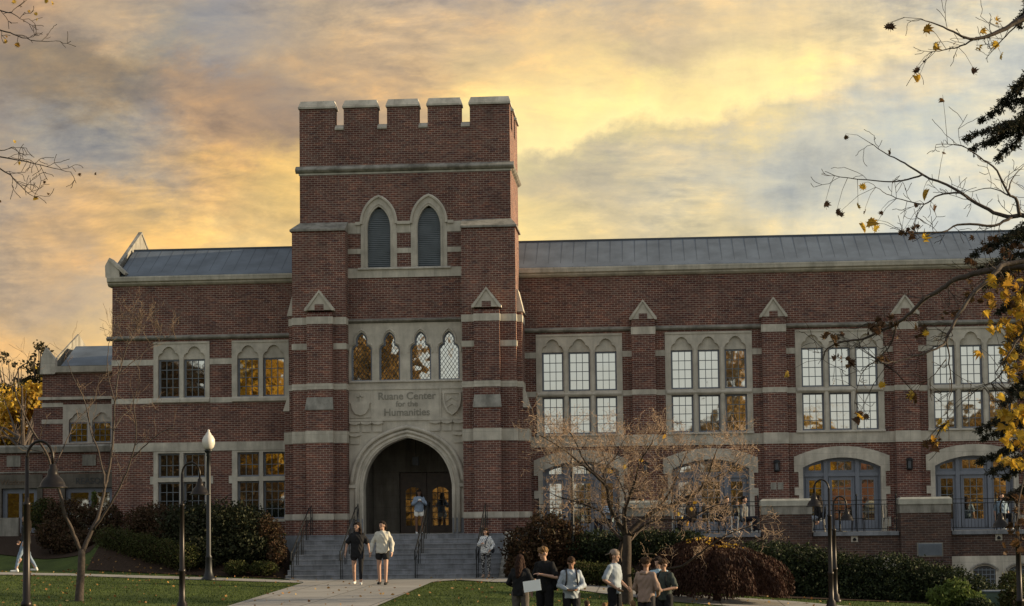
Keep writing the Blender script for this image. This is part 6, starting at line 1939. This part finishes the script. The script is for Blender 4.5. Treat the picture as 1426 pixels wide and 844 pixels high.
# 3 person in pale grey hoodie with backpack looking down at phone
pos, H = head_at(795, 775, -30.2)
m3, M3, a3 = person('person in light grey hoodie with backpack straps looking down at a tablet', pos, H, 8, 'tan', ('short', 'brown'), ('hoodie', (.33, .37, .42)), ('trousers', (.015, .015, .018)),
       armL=((.27, -.02, 1.12), (.1, -.24, 1.04)), armR=((-.27, -.02, 1.12), (-.11, -.24, 1.04)), head=(-5, 32), vox=NEAR)
backpack('black backpack on the person in the light grey hoodie', M3)
mb = MB().box(-.11, .11, -.32, -.16, 1.045, 1.055); mb.v = [tuple(M3 @ Vector(v)) for v in mb.v]
o = mb.build('tablet', M['came'], origin=tuple(M3 @ Vector((0, -.24, 1.05)))); props(o, 'dark tablet in the hands of the person in the light grey hoodie', 'tablet')
text('UNIVERSITY', .05, (0, 0, 0), C((.12, .14, .18)), None, 'tmp_text', .001) if 0 else None
# 4 man with backward cap and pale tee facing right
pos, H = head_at(855, 765, -29.6)
person('man in light blue grey t-shirt and backwards beige cap facing right', pos, H, 62, 'light', ('short', 'brown'), ('tee', (.29, .33, .38)), ('trousers', (.012, .012, .015)),
       armL=((.27, .03, 1.12), (.2, -.18, .98)), armR=((-.29, .07, 1.14), (-.18, -.14, .98)), head=(12, 8), vox=NEAR, capc=(.22, .17, .14))
# 5 curly haired person in brown hoodie from behind
pos, H = head_at(899, 776, -31.0)
person('person in tan brown hoodie with curly hair seen from behind', pos, H, 150, 'tan', ('curly', 'brown'), ('hoodie', (.27, .19, .155)), ('trousers', (.03, .028, .03)),
       armL=((.27, -.02, 1.12), (.16, -.2, 1.0)), armR=((-.27, -.02, 1.12), (-.16, -.2, 1.0)), head=(20, 10), vox=NEAR)
# 6 man in dark green tee with backpack
pos, H = head_at(925, 778, -29.8)
m6, M6, a6 = person('man in dark green t-shirt with black backpack, rightmost of the group', pos, H, -35, 'light', ('short', 'brown'), ('tee', (.05, .06, .055)), ('trousers', (.012, .012, .014)),
       armL=((.29, .0, 1.13), (.12, -.24, 1.08)), armR=((-.27, -.02, 1.12), (-.12, -.24, 1.06)), head=(-12, 28), vox=NEAR)
backpack('black backpack on the man in the dark green t-shirt', M6)
# 7 person mostly hidden behind
pos, H = head_at(917, 775, -28.8)
person('dark haired person in pale blue top standing hidden behind the man in the green t-shirt', pos, H, -20, 'light', ('short', 'dark'), ('tee', (.3, .42, .5)), ('trousers', (.02, .02, .03)), head=(-20, 10), vox=.013)
# people sitting on the grass, only the tops of their heads in view
for i, (x, y, hcol, lab, hd) in enumerate(((817, 836, 'brown', 'seated person, brown hair just showing at the bottom edge beside the grey hoodie', 170),
                                  (841, 839, 'blond', 'seated person, blond hair just showing left of the man with the cap', 150),
                                  (882, 836, 'blond', 'seated person, light hair just showing between the cap man and the brown hoodie', 190))):
    p = un(x, y, -31.5 + i * .2); z0 = gz(p.x, p.y)
    ss = (p.z - z0) / 1.28
    person(lab, (p.x, p.y, z0), 1.75 * ss, hd, 'light', ('short', hcol), ('tee', (.1, .1, .12)), ('trousers', (.03, .035, .05)), head=(0, 20), vox=.014, seated=True)

# ---- by the stair
FARV = .013
def stand_at(px_, yfeet, ytop, Y, zf=None):
    p = un(px_, yfeet, Y); z = gz(p.x, p.y) + .028 if zf is None else zf
    pt = un(px_, ytop, Y); return (p.x, p.y, z), pt.z - z
pos, H = stand_at(498, 809, 727, -9.5)
person('woman in long black t-shirt with a dark brace on one leg walking from the stair', pos, H, 4, 'light', ('long', 'dark'), ('bigtee', (.013, .013, .015)), ('shorts', (.02, .02, .025)), shoes=(.6, .6, .58),
       armL=((.29, .02, 1.15), (.34, -.08, .91)), armR=((-.29, .02, 1.15), (-.33, -.04, .9)), stride=.55, head=(-35, 0), female=True, vox=FARV, legs_extra=(.012, .012, .014))
pos, H = stand_at(533, 810, 725, -9.7)
person('woman in white sweatshirt and dark shorts walking from the stair', pos, H, -4, 'light', ('pony', 'dark'), ('sweater', (.5, .48, .42)), ('shorts', (.02, .02, .022)), shoes=(.02, .02, .02),
       armL=((.27, .0, 1.14), (.29, -.12, .9)), armR=((-.28, .0, 1.14), (-.3, -.1, .9)), stride=.3, head=(-30, 0), female=True, vox=FARV)
p = M4p = None
pos, H = stand_at(584, 747, 681, -1.0, 1.551)
w10, M10, _ = person('woman in blue grey sweatshirt and white shorts looking at her phone under the arch', pos, H, 12, 'dark', ('long', 'dark'), ('sweater', (.2, .25, .33)), ('shorts', (.75, .73, .68)), shoes=(.7, .7, .68),
       armL=((.26, -.04, 1.16), (.08, -.24, 1.25)), armR=((-.25, -.04, 1.16), (-.08, -.24, 1.26)), stride=.15, head=(-25, 18), female=True, vox=FARV)
mb = MB().box(-.05, .05, -.31, -.295, 1.27, 1.36); mb.v = [tuple(M10 @ Vector(v)) for v in mb.v]
o = mb.build('phone', M['white'], origin=tuple(M10 @ Vector((0, -.3, 1.3)))); props(o, 'white phone held up by the woman under the arch', 'phone')
pos, H = stand_at(677, 804, 735, -5.0)
w11, M11, _ = person('woman in patterned white jacket and dotted black trousers at the stair foot', pos, H, -8, 'light', ('bob', 'brown'), ('sweater', (.6, .6, .6)), ('leggings', (.02, .02, .02)), shoes=(.3, .22, .16),
       armL=((.28, .0, 1.14), (.2, -.16, .98)), armR=((-.25, -.04, 1.15), (-.1, -.24, 1.2)), head=(-20, 10), female=True, vox=FARV,
       topm=patt('patterned_jacket_cloth', (.12, .16, .25), (.65, .65, .63), 26), botm=patt('dotted_trouser_cloth', (.4, .4, .4), (.02, .02, .022), 26))
s = MB().tube([(.1, .08, 1.46), (.1, -.06, 1.45), (.05, -.16, 1.3), (-.0, -.17, 1.1), (.2, -.02, .95)], .014, 5); s.v = [tuple(M11 @ Vector(v)) for v in s.v]
tt = thing('shoulder_bag', 'dark shoulder bag strap and bag worn by the woman in the patterned jacket', 'bag', M11 @ Vector((.22, .05, .9)))
s.build('strap', C((.02, .022, .03)), tt)
b = MB(); b.ell((.24, .05, .95), (.06, .12, .1), 10, 8); fuse(b, 'bag', C((.02, .022, .03)), tt, M11, .014, 1)
pos, H = stand_at(36, 796, 716, -5.6)
person('person in dark jacket and light blue jeans striding left at the far left', pos, H, -80, 'light', ('long', 'dark'), ('sweater', (.03, .028, .03)), ('leggings', (.2, .26, .34)), shoes=(.65, .65, .62),
       armL=((.25, .1, 1.14), (.25, -.0, .92)), armR=((-.25, -.06, 1.14), (-.25, -.2, .95)), stride=1.0, female=True, vox=FARV)

# ---- terrace: people at tables behind the railing
def chair_(x, y, hd, label, src=None):
    z = 1.456
    if src is None:
        t = thing('terrace_chair', label, 'chair', (x, y, z), 'black metal chairs on the terrace')
        q = MB().box(-.2, .2, -.2, .2, .43, .45); _b(q, 'seat', t)
        q = MB()
        q.tube([(-.19, .2, .45), (-.19, .24, .85), (.19, .24, .85), (.19, .2, .45)], .014, 6)
        for k in range(4): q.tube([(-.11 + .073 * k, .21, .46), (-.11 + .073 * k, .24, .84)], .007, 4)
        _b(q, 'backrest', t)
        for sx in (-1, 1):
            for sy in (-1, 1): _b(MB().tube([(.18 * sx, .18 * sy, .44), (.21 * sx, .21 * sy, 0)], .013, 5), 'leg', t)
    else:
        t = src.copy(); COL.objects.link(t); t.location = (x, y, z); t['label'] = label
        for c in src.children:
            d = c.copy(); COL.objects.link(d); d.parent = t
    t.rotation_euler = (0, 0, rad(hd)); return t
def _b(q, name, t):
    loc = wloc(t); q.v = [tuple(Vector(v) + loc) for v in q.v]; return q.build(name, M['black'], t)
def table_(x, y, label, src=None):
    z = 1.456
    if src is None:
        t = thing('terrace_table', label, 'table', (x, y, z), 'round metal tables on the terrace')
        _b(MB().lathe((0, 0, .7), [(.01, 0), (.4, 0), (.41, .015), (.4, .03), (.01, .03)], 20), 'table_top', t)
        _b(MB().lathe((0, 0, 0), [(.22, 0), (.22, .02), (.03, .05), (.025, .7)], 10), 'table_base', t)
    else:
        t = src.copy(); COL.objects.link(t); t.location = (x, y, z); t['label'] = label
        for c in src.children:
            d = c.copy(); COL.objects.link(d); d.parent = t
    return t
def tx(px_, Y=-1.6): return un(px_, 720, Y).x
ta = table_(tx(858), -1.5, 'round metal table behind the bare tree, beside the first pedestal from the tower')
table_(tx(985), -1.5, 'round metal table behind the bare tree, left of the middle pedestal', ta)
table_(tx(1170), -1.5, 'round metal table behind the double lamp post', ta)
ch0 = chair_(tx(838), -1.3, -60, 'black metal chair left of the table nearest the tower')
chair_(tx(878), -1.6, 100, 'black metal chair right of the table nearest the tower', ch0)
chair_(tx(960), -1.4, -80, 'black metal chair left of the table behind the bare tree crown', ch0)
chair_(tx(1036), -1.4, 80, 'black metal chair under the seated person left of the middle pedestal', ch0)
chair_(tx(1140), -1.5, -90, 'black metal chair under the dark clothed person behind the lamp post', ch0)
chair_(tx(1195), -1.5, 90, 'black metal chair right of the table behind the lamp post', ch0)
chair_(tx(1240), -1.8, 60, 'black metal chair just left of the pedestal with the vent', ch0)
chair_(tx(1395), -1.8, 20, 'black metal chair under the seated woman at the right edge', ch0)
def sit(px_, Y, hd, lab, **k):
    person(lab, (tx(px_, Y), Y, 1.456), 1.7, hd, seated=True, vox=.015, **k)
sit(846, -1.35, -50, 'person in light blue striped shirt seated on the terrace behind the bare tree', top=('tee', (.4, .5, .62)), bottom=('trousers', (.02, .02, .03)), hair=('short', 'dark'))
sit(893, -1.6, 80, 'person in dark jacket seated on the terrace just right of the first pedestal', top=('sweater', (.02, .02, .022)), bottom=('trousers', (.05, .06, .09)), hair=('short', 'brown'))
sit(963, -1.45, -75, 'person in brown sweater seated on the terrace behind the crown of the bare tree', top=('sweater', (.12, .08, .05)), bottom=('trousers', (.02, .02, .03)), hair=('long', 'dark'), female=True)
sit(1012, -2.0, 30, 'person in black hoodie seated with back near the railing left of the middle pedestal', top=('hoodie', (.015, .015, .018)), bottom=('trousers', (.1, .12, .16)), hair=('short', 'dark'))
chair_(tx(893), -1.6, 80, 'black metal chair under the person in the dark jacket', ch0)
chair_(tx(1012), -2.0, 30, 'black metal chair under the person in the black hoodie', ch0)
sit(1036, -1.4, 70, 'person in grey top seated on the terrace left of the middle pedestal', top=('sweater', (.13, .14, .15)), bottom=('trousers', (.02, .02, .03)), hair=('short', 'dark'))
sit(1140, -1.5, -85, 'dark haired person in black seated on the terrace behind the double lamp post', top=('sweater', (.012, .012, .014)), bottom=('trousers', (.3, .34, .4)), hair=('long', 'dark'), female=True)
sit(1395, -1.8, 15, 'woman in blue grey top and black skirt seated on the terrace at the right edge', top=('tee', (.2, .27, .34)), bottom=('trousers', (.012, .012, .014)), hair=('long', 'brown'), female=True)
